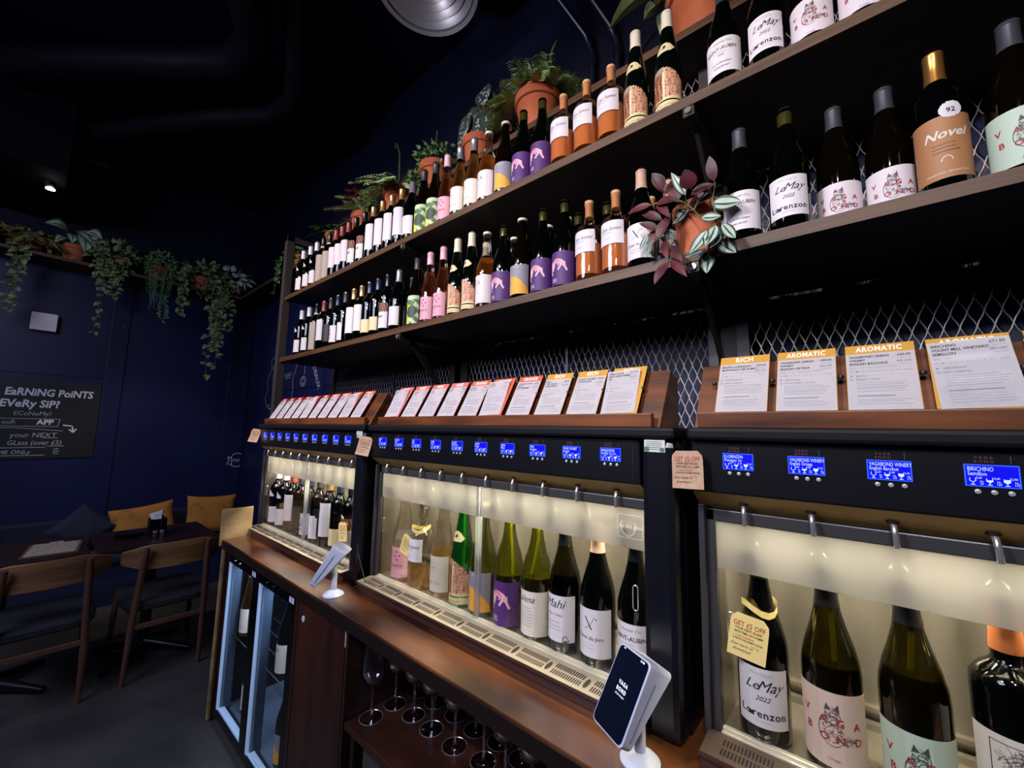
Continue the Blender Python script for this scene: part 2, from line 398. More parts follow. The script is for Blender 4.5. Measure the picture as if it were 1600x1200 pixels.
L_gold = thin_glass('gold_wine', (.78, .62, .34), .10, dens=.20)
L_olive = mat('wine_in_olive_glass', '#5a5316', .08, trans=.5)
L_dark = mat('dark_wine', '#120c05', .08)
C = {k: mat('capsule_'+k, v, r, m) for k, v, r, m in (('white', '#dcdae2', .4, 0), ('black', '#15151a', .3, .2), ('red', '#8e3a3a', .4, 0), ('gold', '#b08a5c', .3, .6), ('navy', '#28304f', .35, .3),
     ('pink', '#dfaebc', .45, 0), ('silver', '#8f8f98', .3, .5), ('beige', '#c29c86', .5, 0), ('charcoal', '#33343a', .45, .1), ('cream', '#d6cdb9', .5, 0), ('cork', '#cfa37c', .8, 0), ('olivefoil', '#33330f', .18, .1), ('brass', '#c08a45', .28, .8), ('copper', '#b4683c', .35, .3), ('steel', '#4f4f58', .35, .5), ('greenglass', '#222c12', .08, 0))}
LAB = {k: mat('label_'+k, v, .6) for k, v in (('white', '#d8d2d6'), ('ivory', '#dcd2c6'), ('beige', '#a89c90'), ('cream', '#d8c898'), ('pink', '#dca0b0'), ('lilac', '#d8cdd2'), ('purple', '#4a2468'), ('grey', '#85838f'), ('yellow', '#e0a032'), ('lime', '#cbd254'), ('mint', '#b9cfa6'), ('sage', '#54704c'), ('deepgreen', '#3a4a3a'), ('rock', '#9a5c3c'), ('rocklight', '#cf9f82'), ('rockdark', '#5c3324'), ('tan', '#a8744a'), ('palegreen', '#bccdb8'), ('blush', '#d9bfae'), ('dark', '#26222a'), ('blue', '#5264a0'), ('anim', '#d86a90'), ('animpale', '#e6b4c4'), ('wolf', '#5c4a45'))}

def prof_r(P, z):
    for (r0, z0), (r1, z1) in zip(P, P[1:]):
        if z0 <= z <= z1 and z1 > z0: return r0+(r1-r0)*(z-z0)/(z1-z0)
    return P[-1][0]
def label_mesh(P, z0, z1, half, mats, fill, items, name, parent, lift=.0006, nu=28, nv=14, u0=0, slope=0):
    """curved label on the bottle wall, facing -Y; fill(u 0..1, v 0..1) -> material slot (or None: cut away)"""
    b = MB(); r = prof_r(P, (z0+z1)/2)+lift
    def fm(u, v, L=0):
        rr = prof_r(P, v)+lift+L; a = u/r
        return (rr*math.sin(a), -rr*math.cos(a), v)
    W = half*r; vs = [fm(u0-W+2*W*i/nu, z0+(z1-z0)*j/nv+slope*(-W+2*W*i/nu)) for j in range(nv+1) for i in range(nu+1)]
    fs = []; mi = []
    for j in range(nv):
        for i in range(nu):
            m_ = fill((i+.5)/nu, (j+.5)/nv) if fill else 0
            if m_ is None: continue
            a = j*(nu+1)+i; fs.append((a, a+1, a+nu+2, a+nu+1)); mi.append(m_)
    b.v = vs; b.f = fs; b.m = mi
    if items: deco(b, items, fm)
    return b.build(name, [MATS[x] if isinstance(x, str) else x for x in mats], parent)

def wolf(u, v, s, mi, mr, light=False):
    """seated furry animal sketched in fine strokes with the letters V A G A / B O N D around it"""
    it = scribble(u, v+.26*s, .52*s, .62*s, 46, mi, .012*s, 5)+scribble(u+.02*s, v+.66*s, .34*s, .30*s, 26, mi, .010*s, 8)+scribble(u+.30*s, v+.02*s, .50*s, .22*s, 26, mi, .012*s, 11)
    it += [('p', [(u-.16*s, v+.74*s), (u-.10*s, v+.94*s), (u-.02*s, v+.80*s)], mi), ('p', [(u+.06*s, v+.82*s), (u+.16*s, v+.96*s), (u+.18*s, v+.74*s)], mi)]
    it += [('l', ring(u+.02*s, v+.62*s, .17*s, .2*s, 12, 150, 400), .018*s, mi), ('l', ring(u, v+.25*s, .30*s, .38*s, 12, 60, 300), .018*s, mi)]
    for ch, du, dv in (('V', -.62, .50), ('A', -.20, .40), ('G', .18, .40), ('A', .58, .36), ('B', -.56, .08), ('O', -.18, -.02), ('N', .18, -.02), ('D', .60, -.02)):
        it.append(('t', ch, u+du*s, v+dv*s, .27*s, mr, {'bold': .02}))
    return it
def tiger(u, v, s, mi, mp):
    """striped animal arching across the label"""
    body = ring(u, v, .42*s, .30*s, 12, 20, 175)
    it = [('p', ring(u-.02*s, v+.20*s, .46*s, .22*s, 14)[:-1], mi), ('p', ring(u-.34*s, v+.02*s, .20*s, .26*s, 12)[:-1], mi), ('l', body, .30*s, mi), ('l', [(u-.42*s, v+.02*s), (u-.50*s, v-.30*s), (u-.44*s, v-.55*s)], .15*s, mi), ('l', [(u-.28*s, v+.1*s), (u-.30*s, v-.28*s)], .13*s, mi),
          ('l', [(u+.38*s, v+.16*s), (u+.56*s, v-.10*s), (u+.70*s, v-.36*s)], .14*s, mi), ('p', [(u+.30*s, v-.12*s), (u+.62*s, v-.05*s), (u+.60*s, v+.22*s), (u+.34*s, v+.28*s)], mi),
          ('l', [(u+.30*s, v+.0*s), (u+.12*s, v-.28*s)], .12*s, mi)]
    it += scribble(u, v+.22*s, .8*s, .34*s, 26, mp, .022*s, 4)+scribble(u+.42*s, v+.04*s, .3*s, .26*s, 10, mp, .018*s, 9)
    return it
WL = ['label_white', 'black_ink', 'grey_ink', 'pale_grey_ink', 'red_ink']
ROCK_OLD = lambda u, v: (None if v > .80+.16*math.sin(5*u+.6)-(.25 if u > .72 else 0)*(u-.5) else (3 if v < .10 else (0 if (u*3+v*1.2) % 1 < .38 else (1 if (u*5+v*2.3) % 1 < .62 else 2))) if v >= .20 or v < .10 else (4 if v > .15 else 3))
def ROCK(u, v):
    if v < .16: return 3 if v < .12 else None
    if v > .97-.8*(u-.35)**2 or (u > .78 and v > .82): return None
    if v < .25 and u > .2: return 3 if (v-.16) < .25*u*.5 else 0
    if u < .14 or (v > .84 and u < .5): return 4
    if .46 < u < .53: return 3
    q = math.sin(u*61+3*math.sin(v*17))*math.sin(v*37+5*math.sin(u*23))
    if u < .46: return 2 if math.sin(u*48+1.5*math.sin(v*13)) > .35 else (1 if q > .6 else 0)
    return 1 if q > -.15 else (0 if q > -.8 else 2)
def greenfill(u, v):
    if v > .86: return 0
    if (u-.62)**2*4+(v-.74)**2*22 < .16: return 3
    if (u-.66)**2*5+(v-.42)**2*7 < .30: return 4
    if (u-.42)**2*5+(v-.42)**2*5 < .50: return 1
    if v < .22 and u < .62: return 1
    return 2 if (u*2+v*3) % 1 > .5 else 3
KIND = {}
def kind(name, prof, glass, cap, label, extra=None, liquid=None, desc='', cat='wine bottle'):
    KIND[name] = dict(prof=prof, glass=glass, cap=cap, label=label, extra=extra, liquid=liquid, desc=desc)
def generic(seed, w=.03, top=.11, n=4, dv=.012, c=2): return lines(-w, w, top, n, dv, c, seed)
kind('white', 'bord', G_black, ('white', .262), (.022, .108, 1.25, WL, None, generic(1, .022, .088, 2)+generic(2, .016, .055, 2, .01)),
     extra=lambda P, r: label_mesh(P, .165, .200, .7, ['label_white'], lambda u, v: 0 if v < .2+1.6*min(u, 1-u) else None, None, 'shoulder_label', r), desc='black bottle with a low white label and white capsule')
kind('beige', 'bord', G_black, ('black', .262), (.012, .196, 1.3, ['label_beige', 'grey_ink'], None, [('t', 'QUINTA', 0, .09, .010, 1, {'rot': 90})]+lines(-.01, .01, .05, 2, .006, 1)),
     extra=lambda P, r: MB().lathe([(.0166, .252), (.0172, .256), (.0172, .262), (.0163, .266)], 24, caps=False).build('neck_band', LAB['ivory'], r, smooth=True), desc='black bottle with a tall beige label and dark capsule')
kind('emblem', 'bord', G_black, ('red', .258), (.060, .196, 1.25, WL, None, [('l', ring(-.006, .160, .010, .010), .0009, 2)]+generic(4, .02, .125, 5, .013)), desc='black bottle with a tall white label, grey round emblem and red capsule')
kind('darklabel', 'bord', G_black, ('charcoal', .258), (.040, .150, 1.2, ['label_dark', 'grey_ink'], None, generic(5, .02, .12, 4, .014, 1)), desc='black bottle with a charcoal label and slate capsule')
kind('bluered', 'bord', G_black, ('navy', .262), (.024, .128, 1.25, WL+['label_blue'], None, [('l', ring(-.004, .088, .018, .016, 10, 200, 480), .005, 5), ('t', 'DOURO', 0, .066, .012, 5, {'bold': .02}), ('t', 'TINTO', 0, .044, .014, 4, {'bold': .02})]), desc='black bottle with a white label of blue shape and red letters')
kind('slimwhite', 'bord', G_black, ('charcoal', .262), (.024, .132, 1.0, WL, lambda u, v: None if (u < .12 or u > .88) and v > .9 else 0, [('t', 'de A', 0, .085, .012, 2)]+lines(-.012, .012, .05, 2, .008, 3)), desc='black bottle with a narrow white label and dark grey capsule')
kind('goldcap', 'bord', G_black, ('gold', .262), (.052, .205, 1.3, WL, None, [('p', ring(-.010, .178, .006, .009, 8), 1), ('l', [(-.012, .16), (-.008, .17)], .003, 1)]+generic(7, .022, .145, 6, .013, 3)), desc='black bottle with a tall white label, black emblem and gold capsule')
kind('creamlabel', 'bord', G_black, ('navy', .262), (.030, .104, 1.3, ['label_cream', 'black_ink', 'grey_ink'], None, lines(-.02, .01, .078, 2, .012, 1)+lines(-.02, .015, .05, 1, .01, 2)), desc='black bottle with a short cream label and navy capsule')
kind('picture', 'bord', G_black, ('black', .262), (.028, .165, 1.25, WL+['label_rock', 'label_dark'], lambda u, v: (5 if (u*7+v*4) % 1 < .5 else 6) if v > .62 and u > .1 else 0, [('t', 'A.BAREI', 0, .085, .015, 1, {'bold': .03})]+lines(-.018, .018, .06, 2, .01, 4)), desc='black bottle with a white label carrying a small picture above black letters')
kind('plainburg', 'burg', G_black, ('silver', .262), (.026, .124, 1.25, WL, None, generic(9, .026, .104, 1, .012)+generic(10, .018, .082, 4, .012, 3)), desc='black sloping bottle with a wide white label and pale grey capsule')
kind('limegreen', 'slim', G_dkbrown, ('charcoal', .290), (.010, .150, 1.45, ['label_mint', 'label_lime', 'label_mint', 'label_sage', 'label_deepgreen'], greenfill, None), desc='rosé bottle with a green and yellow fruit label and charcoal capsule')
kind('bonita', 'slim', G_rosewall, ('pink', .288), (.014, .122, 1.4, ['label_pink', 'dark_pink_ink', 'grey_ink', 'label_white'], None,
     [('t', 'LA BONITA', .002, .052, .0135, 1, {'bold': .02}), ('t', 'ROSÉ', 0, .028, .006, 2)]+lines(-.02, .02, .043, 1, .006, 2)+[('p', ring(a, c_, .0042, .0042, 6), 1) for a, c_ in ((-.022, .108), (-.004, .104), (.014, .106), (.026, .092), (-.014, .086), (.006, .090), (-.026, .078), (.017, .078))]), liquid=(L_rose, .25), desc='pale rosé bottle with a pink label and pink capsule')
kind('sketchcream', 'slim', G_rosewall, ('silver', .285), (.022, .136, 1.4, ['label_ivory', 'grey_ink', 'pale_grey_ink'], None, [('l', ring(.0, .098, .015, .019), .0007, 2), ('l', ring(.0, .098, .010, .013), .0007, 2), ('p', ring(0, .098, .003, .004, 6), 1), ('t', 'ORTO', 0, .046, .014, 1, {'space': 1.5})]), liquid=(L_gold, .27), desc='pale gold bottle with a cream label of a round drawing and grey capsule')
kind('ca', 'burg', G_clear, None, (.018, .136, 1.3, ['label_lilac', 'red_ink', 'pale_grey_ink', 'label_white'], None, [('t', 'Ca', -.008, .098, .030, 1), ('l', [(-.03, .026), (.03, .026), (.03, .128), (-.03, .128), (-.03, .026)], .0008, 2)]+lines(-.026, .01, .086, 4, .010, 2)), liquid=(L_amber, .215),
     extra=lambda P, r: MB().lathe([(.0158, .322), (.0185, .324), (.018, .333), (.0, .336)], 24, caps=False).build('crown_cap', C['cream'], r, smooth=True), desc='clear bottle of amber wine with a pale label and red letters')
kind('split', 'burg', G_dkbrown, None, (.016, .130, 1.35, ['label_grey', 'label_yellow', 'label_ivory'], lambda u, v: 1 if (v < .62-(u-.35)**2*1.2 and u > .34) else (2 if u < .28 and v < .9-(u*2) else (0 if u > .25 else 2)), [('t', 'LES VEZES', .008, .118, .007, 2)]),
     extra=lambda P, r: MB().lathe([(.0158, .318), (.0195, .320), (.0195, .328), (.0, .336)], 24, caps=False).build('wax_cap', C['cream'], r, smooth=True), desc='dark bottle with a grey and yellow split label and white wax top')
kind('purple', 'burg', G_dkgreen, None, (.008, .128, 1.45, ['label_purple', 'label_animpale', 'label_anim', 'label_lilac'], None, tiger(-.004, .078, .052, 1, 2)+lines(-.024, .0, .030, 3, .005, 3, wd=.0016)),
     extra=lambda P, r: MB().lathe([(.0162, .285), (.0166, .300), (.0164, .322), (.0150, .331), (0, .332)], 24, caps=False).build('capsule', C['olivefoil'], r, smooth=True), desc='dark bottle with a purple label and pink striped animal')
kind('squat', 'fat', G_rosewall, None, (.095, .172, .95, ['label_white', 'black_ink', 'grey_ink', 'pale_grey_ink'], None, [('t', 'Can Sumoi', .0, .140, .0155, 1, {'shear': .4}), ('t', 'LA ROSA', -.008, .112, .006, 3)]+lines(-.03, .02, .132, 1, .01, 2)), liquid=(L_orange, .128, .022),
     extra=lambda P, r: MB().lathe([(.0, .232), (.0135, .233), (.0140, .272), (.0155, .282), (.0150, .292), (0, .294)], 20, caps=False).build('cork', C['cork'], r, smooth=True), desc='squat corked bottle of orange wine with a white script label')
kind('rockflute', 'flute', G_flute, ('cream', .296), (.012, .150, 1.4, ['label_rock', 'label_rocklight', 'label_rockdark', 'label_ivory', 'deepink'], None, None), desc='tall green flute bottle with a brown rock label and cream capsule')
kind('cross', 'burg', G_black, ('beige', .262), (.026, .136, 1.3, WL, None, [('l', [(-.010, .116), (.006, .090)], .003, 1), ('l', [(-.014, .088), (.002, .098), (.014, .120)], .0008, 1), ('p', ring(.017, .114, .0022, .0022, 8), 2), ('t', 'Côtes du Jura', .0, .066, .0125, 1)]+lines(-.02, .02, .054, 2, .008, 3)), desc='black bottle with a white label, a black cross mark and beige capsule')
kind('classic', 'burg', G_black, ('steel', .268), (.028, .132, 1.35, WL, None, [('t', 'Premier Cru', .004, .116, .009, 2, {'shear': .4}), ('t', 'SAINT-AUBIN', 0, .096, .0135, 1, {'bold': .01}), ('t', '2022', 0, .078, .008, 1), ('t', 'Vin de Bourgogne', 0, .056, .007, 1, {'shear': .4}), ('t', 'PIERRE BRISSET', 0, .043, .006, 1)]+lines(-.02, .02, .088, 1, .008, 3)), desc='black bottle with a white label of serif letters and grey capsule')
kind('script', 'burg', G_black, None, (.030, .132, 1.05, WL, None, [('t', 'Montagny', .0, .120, .008, 3, {'space': 1.2}), ('t', 'Le', -.018, .094, .024, 1, {'shear': .5}), ('t', 'May', .012, .094, .026, 1, {'shear': .5}), ('t', '2022', .0, .076, .012, 1, {'shear': .4}), ('t', 'Lorenzon', .0, .047, .0185, 1, {'bold': .015, 'space': 1.1}), ('p', [(-.024, .047), (-.017, .047), (-.017, .054), (-.024, .054)], 1)]+lines(-.016, .02, .040, 1, .006, 3)),
     extra=lambda P, r: MB().lathe([(.0160, .270), (.0164, .300), (.0160, .324), (.0150, .331), (0, .332)], 24, caps=False).build('capsule', C['olivefoil'], r, smooth=True), desc='black bottle with a white label of handwritten letters and glossy brown neck')
kind('animalwhite', 'burg', G_dkbrown, ('steel', .268), (.012, .110, 1.4, ['label_lilac', 'label_wolf', 'red_ink', 'grey_ink'], None, wolf(0, .044, .055, 1, 2)+[('t', 'Ortega', 0, .014, .006, 3)]), desc='dark bottle with a white label, furry animal drawing and red letters')
kind('animalgreen', 'burg', G_dkbrown, ('steel', .268), (.014, .125, 1.45, ['label_palegreen', 'deepgrey', 'red_ink', 'grey_ink'], None, wolf(0, .052, .060, 1, 2)+[('t', 'Bacchus', 0, .024, .006, 3)]), desc='dark bottle with a pale green label, furry animal drawing and red letters')
kind('tannovel', 'bord', G_black, ('brass', .255), (.026, .160, 1.5, ['label_tan', 'label_ivory', 'label_rockdark', 'capsule_gold'], lambda u, v: 3 if u > .93 else 0, [('t', 'Novel', .0, .112, .026, 1, {'shear': .3, 'bold': .02}), ('l', ring(.0, .062, .008, .010, 8, 0, 180), .0015, 1), ('t', 'MENDOZA ARGENTINA', 0, .036, .006, 1)]+lines(-.02, .024, .098, 3, .008, 2)),
     extra=lambda P, r: label_mesh(P, .152, .186, .42, ['label_white', 'black_ink'], lambda u, v: 0 if (u-.5)**2+(v-.5)**2 < .25 else None, [('t', '92', .012, .163, .014, 1, {'bold': .02})], 'score_sticker', r, lift=.0014, u0=.012), desc='black bottle with a tan label and brass capsule')
mat('deepink', '#9c8a76', .6); mat('deepgrey', '#3f4743', .6)
kind('portdrawing', 'port', G_black, ('copper', .255), (.012, .150, 1.4, ['label_ivory', 'label_wolf', 'black_ink', 'grey_ink'], None, [('l', [(-.034, .062), (.04, .062), (.04, .140), (-.034, .140), (-.034, .062)], .001, 2)]+scribble(.003, .10, .068, .07, 150, 1, .0006, 3)+[('l', ring(.003, .096, .030, .016), .0012, 2), ('l', ring(.003, .096, .020, .009), .001, 3), ('t', 'PUY ARNAUD', 0, .036, .012, 2)]), desc='black round-shouldered bottle with an engraved town label and copper capsule')

def rock_label(P, r):
    label_mesh(P, .200, .235, 1.0, ['label_cream', 'black_ink'], lambda u, v: 0 if v < .35+.6*math.sin(u*3.14) and v > .5-.5*math.sin(u*3.14)-.2 else None, [('p', ring(0, .218, .005, .006, 6), 1), ('t', 'LOIMER', -.012, .212, .008, 1)], 'shoulder_label', r)
KIND['rockflute']['label'] = (.012, .150, 1.4, ['label_rock', 'label_rocklight', 'label_rockdark', 'label_cream', 'deepink'], ROCK, [('t', 'GRÜNER VELTLINER', 0, .0165, .006, 2)])
KIND['rockflute']['extra'] = rock_label

PROTO = {}
def make_bottle(k, loc=(0, 0, 0), label='', cat='wine bottle', glass=None, liquid='same', cap='same', group=None, over=None, rz=0):
    s = dict(KIND[k])
    if over: s.update(over)
    P = PROF[s['prof']]; root = thing('wine_bottle', label, cat, (0, 0, 0), group)
    g = glass or s['glass']; lq = s['liquid'] if liquid == 'same' else liquid
    MB().lathe(P, 28, caps=False).build('glass_body', g, root, smooth=True)
    if lq:
        m_, zt = lq[:2]; zb = lq[2] if len(lq) > 2 else .005; Q = [(0, zb), (prof_r(P, zb+.004)-.0022, zb)]+[(max(r-.0022, 0), z) for r, z in P if zb+.003 < z < zt]; Q.append((prof_r(P, zt)-.0022, zt)); Q.append((0, zt))
        MB().lathe(Q, 24, caps=False).build('wine', m_, root, smooth=True)
    cp = s['cap'] if cap == 'same' else cap
    if cp:
        cm, z0 = cp; zt = P[-1][1]; Q = [(prof_r(P, z0)+.0006, z0)]+[(max(r, .0156)+.0008, z) for r, z in P if z0+.006 < z < zt-.004]+[(P[-1][0]+.0018, zt-.003), (P[-1][0]-.001, zt+.001), (0, zt+.001)]
        MB().lathe(Q, 24, caps=False).build('capsule', C[cm], root, smooth=True)
    L = s['label']
    if L:
        z0, z1, half, mats, fill, items = L
        n = (44, 30) if fill else (26, 4)
        label_mesh(P, z0, z1, half, mats, fill, items, 'label', root, nu=n[0], nv=n[1])
    if s['extra']: s['extra'](P, root)
    root.location = loc; root.rotation_euler = (0, 0, rz); OFF[root.name] = Vector(loc)
    return root
ORD = ['first', 'second', 'third', 'fourth', 'fifth', 'sixth', 'seventh', 'eighth']
BOTTLES = []       # (kind, loc, rz, row description, group)
def row(spec, y, z, where, group, rz=0):
    for k, x in spec: BOTTLES.append((k, (x, y if not isinstance(x, tuple) else x[1], z), where, group))
LOW = [-2.982, -2.862, -2.745, -2.64, -2.544, -2.451, -2.355, -2.255, -2.165, -2.078, -1.991, -1.898, -1.795, -1.64, -1.537, -1.441, -1.343, -1.252, -1.159, -1.065, -.968, -.868, -.772, -.672, -.574, -.487]
LK = ['white', 'white', 'beige', 'emblem', 'darklabel', 'bluered', 'slimwhite', 'goldcap', 'goldcap', 'creamlabel', 'creamlabel', 'picture', 'plainburg', 'limegreen', 'bonita', 'bonita', 'rockflute', 'rockflute', 'ca', 'purple', 'split', 'purple', 'purple', 'squat', 'squat', 'cross']
row(list(zip(LK, LOW))+[('classic', -.212), ('script', -.108)], 1.168, 1.995, 'on the lower shelf', 'bottles at the front of the lower shelf')
row([('animalwhite', -.014), ('animalwhite', .080)], 1.235, 1.995, 'on the lower shelf', 'bottles at the front of the lower shelf')
row([('tannovel', .158), ('animalgreen', .262), ('animalgreen', .37), ('plainburg', .48)], 1.18, 1.995, 'on the lower shelf', 'bottles at the front of the lower shelf')
UPX = [-3.041, -2.923, -2.822, -2.725, -2.633, -2.542, -2.462, -2.380, -2.290, -2.190, -2.092, -1.997, -1.905, -1.812, -1.717, -1.619, -1.527, -1.439, -1.348, -1.257, -1.166, -1.068, -.972, -.878, -.780, -.682, -.587, -.498, -.395]
UK = ['white', 'white', 'white', 'beige', 'beige', 'emblem', 'emblem', 'emblem', 'picture', 'picture', 'goldcap', 'goldcap', 'goldcap', 'goldcap', 'plainburg', 'limegreen', 'limegreen', 'bonita', 'sketchcream', 'sketchcream', 'ca', 'split', 'purple', 'purple', 'squat', 'squat', 'squat', 'rockflute', 'rockflute']
row(list(zip(UK, UPX))+[('classic', -.238), ('script', -.137), ('animalwhite', -.040), ('animalwhite', .055), ('tannovel', .15), ('animalgreen', .25)], 1.168, 2.455, 'on the upper shelf', 'bottles at the front of the upper shelf')
# second rows, partly hidden
row([('white', -2.93), ('slimwhite', -2.40), ('creamlabel', -2.04), ('creamlabel', -1.93), ('picture', -1.83), ('plainburg', -1.70), ('bonita', -1.47), ('rockflute', -1.27), ('ca', -1.10), ('split', -.92), ('ca', -.83), ('purple', -.78), ('purple', -.66), ('squat', -.50), ('cross', -.44)], 1.275, 1.995, 'behind the front row of the lower shelf', 'bottles standing behind on the lower shelf')
row([('emblem', -2.45), ('emblem', -2.36), ('goldcap', -1.92), ('plainburg', -1.75), ('rockflute', -.45), ('rockflute', -.545)], 1.285, 2.455, 'behind the front row of the upper shelf', 'bottles standing behind on the upper shelf')
SHORT = dict(white='bottle with low white label, white capsule', beige='bottle with tall beige label', emblem='red-capsuled bottle, white emblem label', darklabel='bottle with charcoal label', bluered='bottle with blue and red label',
 slimwhite='bottle with narrow white label', goldcap='gold-capsuled bottle, tall white label', creamlabel='bottle with short cream label', picture='bottle with small picture label', plainburg='sloping bottle, plain wide white label',
 limegreen='bottle with green fruit label', bonita='rosé bottle with pink label', sketchcream='gold bottle with cream label', ca='amber bottle, pale label, red letters', split='bottle with grey and yellow label',
 purple='dark bottle with purple animal label', squat='squat corked bottle of orange wine', rockflute='tall flute bottle, brown rock label', cross='bottle with black cross label', classic='bottle with white serif label',
 script='bottle with handwritten white label', animalwhite='bottle with white animal label', animalgreen='bottle with pale green animal label', tannovel='bottle with tan label, brass capsule')
cnt = {}
for k, loc, where, group in BOTTLES: cnt.setdefault((k, where), []).append(loc[0])
for k, loc, where, group in BOTTLES:
    xs = sorted(cnt[(k, where)]); n = len(xs); wh = where.replace('behind the front row of', 'back row of')
    if 'back' in wh: lab = SHORT[k]+', '+wh+('' if n == 1 else ', '+ORD[xs.index(loc[0])])
    elif n == 1: lab = SHORT[k]+', the only one at the front '+where.replace('on', 'of', 1)
    else: lab = SHORT[k]+', '+ORD[xs.index(loc[0])]+' of '+str(n)+' '+where
    rz = R(-14) if loc[0] < -1.9 else (R(-8) if loc[0] < -1.2 else R(2*math.sin(loc[0]*40)))
    if k not in PROTO: PROTO[k] = make_bottle(k, loc, lab, group=group, rz=rz)
    else: dup(PROTO[k], loc, lab, group, rz)

# ---------------------------------------------------------------- wine dispensers
ZC0 = .895                                  # worktop height
PITCH = .1059
def flat(x0, y, z0):                        # sheet facing -Y
    return lambda u, v, L=0: (x0+u, y-L, z0+v)
def slanted(o, ex, ey):                     # sheet in the plane of ex, ey
    o = Vector(o); ex = Vector(ex); ey = Vector(ey); n = ex.cross(ey).normalized()
    return lambda u, v, L=0: tuple(o+ex*u+ey*v+n*L)
def glass_icon(u, v, s, fill, mi):
    it = [('l', [(u-.3*s, v+s), (u-.34*s, v+.6*s), (u, v+.35*s), (u+.34*s, v+.6*s), (u+.3*s, v+s)], .09*s, mi), ('l', [(u, v+.38*s), (u, v)], .1*s, mi), ('l', [(u-.22*s, v), (u+.22*s, v)], .1*s, mi)]
    if fill: it.append(('p', [(u-.32*s, v+(.55+fill*.2)*s), (u-.3*s, v+.6*s), (u, v+.38*s), (u+.3*s, v+.6*s), (u+.32*s, v+(.55+fill*.2)*s)], mi))
    return it
def dispenser(s0, label, n, texts, name_group=None):
    xL = s0-.085; xR = s0+.9531+.15; xC = xR-.075
    t = thing('wine_dispenser', label, 'wine dispenser', ((xL+xR)/2, 1.1, ZC0))
    # black carcass
    b = MB().box((xL, 1.145, ZC0), (xR, 1.30, 1.49)).box((xL, .935, ZC0), (xL+.012, 1.145, 1.49)).box((xC, .93, ZC0), (xR, 1.145, 1.49)).box((xL+.012, .95, 1.352), (xC, 1.145, 1.49)).box((xL+.012, .935, ZC0), (xC, 1.145, .930))
    b.build('carcass', M_black, t)
    b = MB().box((xC, .872, ZC0), (xR, .93, 1.488)); b.build('side_column', mat('satin_black_column', '#10111a', .3), t, bevel=.016)
    b = MB().box((xL-.004, .864, 1.490), (xR+.002, 1.30, 1.515)); b.build('top_lip', mat('matt_black_metal', '#090a10', .6, spec=.25), t, bevel=.007)
    b = MB().box((xL, .88, 1.388), (xC-.004, .95, 1.488)); b.build('control_fascia', M_black, t, bevel=.004)
    b = MB().quad((xL, .884, 1.388), (xC-.004, .884, 1.388), (xC-.004, .932, 1.352), (xL, .932, 1.352)).quad((xL, .932, 1.352), (xC, .932, 1.352), (xC, .95, 1.40), (xL, .95, 1.40)); b.build('underside_panel', M_under, t)
    # stainless inside
    gx0, gx1 = xL+.030, xC-.008
    b = MB().quad((gx0, 1.14, .938), (gx1, 1.14, .938), (gx1, 1.14, 1.345), (gx0, 1.14, 1.345)).quad((gx0, .93, .938), (gx1, .93, .938), (gx1, 1.14, .938), (gx0, 1.14, .938))
    b.quad((gx0, .93, 1.345), (gx0, 1.14, 1.345), (gx1, 1.14, 1.345), (gx1, .93, 1.345)).quad((gx0, .93, .938), (gx0, 1.14, .938), (gx0, 1.14, 1.345), (gx0, .93, 1.345)).quad((gx1, .93, .938), (gx1, .93, 1.345), (gx1, 1.14, 1.345), (gx1, 1.14, .938))
    b.box((gx0, 1.125, .968), (gx1, 1.14, .976)).box((gx0, 1.115, .938), (gx1, 1.14, .950)); b.build('stainless_liner', M_inox, t)
    # door frame
    b = MB().box((gx0-.016, .918, 1.328), (gx1+.004, .935, 1.352)).box((gx0-.016, .918, .925), (gx0, .935, 1.352)).box((gx0-.028, .905, .925), (gx0-.016, .94, 1.36)).box((gx1, .918, .925), (gx1+.006, .935, 1.352)); b.build('door_frame', M_frame, t, bevel=.002)
    b = MB().box((gx0, .912, .930), (gx1, .920, .941)).box((gx0, .922, .930), (gx1, .933, .944)); b.build('door_rail', mat('polished_rail', '#e0d8bc', .25, .35), t, bevel=.0015)  # cream colour stands in for light reflected by the polished metal
    mid = (gx0+gx1)/2+.0
    for k, (a, c_) in enumerate(((gx0, mid), (mid, gx1))):
        yy = .926+.004*k
        d = MB().box((a+.0005, yy, .94), (c_-.0005, yy+.003, 1.328)).build('glass_door', M_pane, t)
        MB().box((a+.001, yy-.0012, 1.236), (c_-.001, yy-.0004, 1.327)).build('frosted_band', M_frost, d)
        hx = a+.022 if k == 0 else c_-.032
        h = MB(); P = [(hx+.006*math.cos(R(q)), yy-.003, 1.158-.006+.006*math.sin(R(q))) for q in range(0, 181, 30)]+[(hx+.006*math.cos(R(q)), yy-.003, 1.104+.006+.006*math.sin(R(q))) for q in range(180, 361, 30)]
        h.tube(P+[P[0]], .0012, 6, cap=False); h.build('door_handle', M_chrome, d, smooth=True)
    b = MB().box((mid-.008, .921, .94), (mid-.003, .934, 1.33)).box((mid+.003, .921, .94), (mid+.008, .934, 1.33)).box((mid-.003, .930, .94), (mid+.003, .932, 1.33)); b.build('acrylic_joint', M_acryl, t)
    if n > 4 and s0 > -2:
        b = MB(); it = []; q = []
        for cx, cz, a0 in ((.027, .022, 0), (-.027, .022, 90), (-.027, -.022, 180), (.027, -.022, 270)): q += [(cx+.004*math.cos(R(a0+j*30)), cz+.004*math.sin(R(a0+j*30))) for j in range(4)]
        it = [('l', q+[q[0]], .0009, 0), ('l', ring(-.004, .0, .018, .022, 14, 150, 385), .0012, 0), ('t', 'by the glass', .002, -.004, .0125, 0, {'shear': .2})]
        deco(b, it, flat(gx1-.042, .9246, 1.286)); b.build('maker_mark', mat('etched_mark', '#f2efe4', .5, emit=(1, .97, .85), es=.12), t)
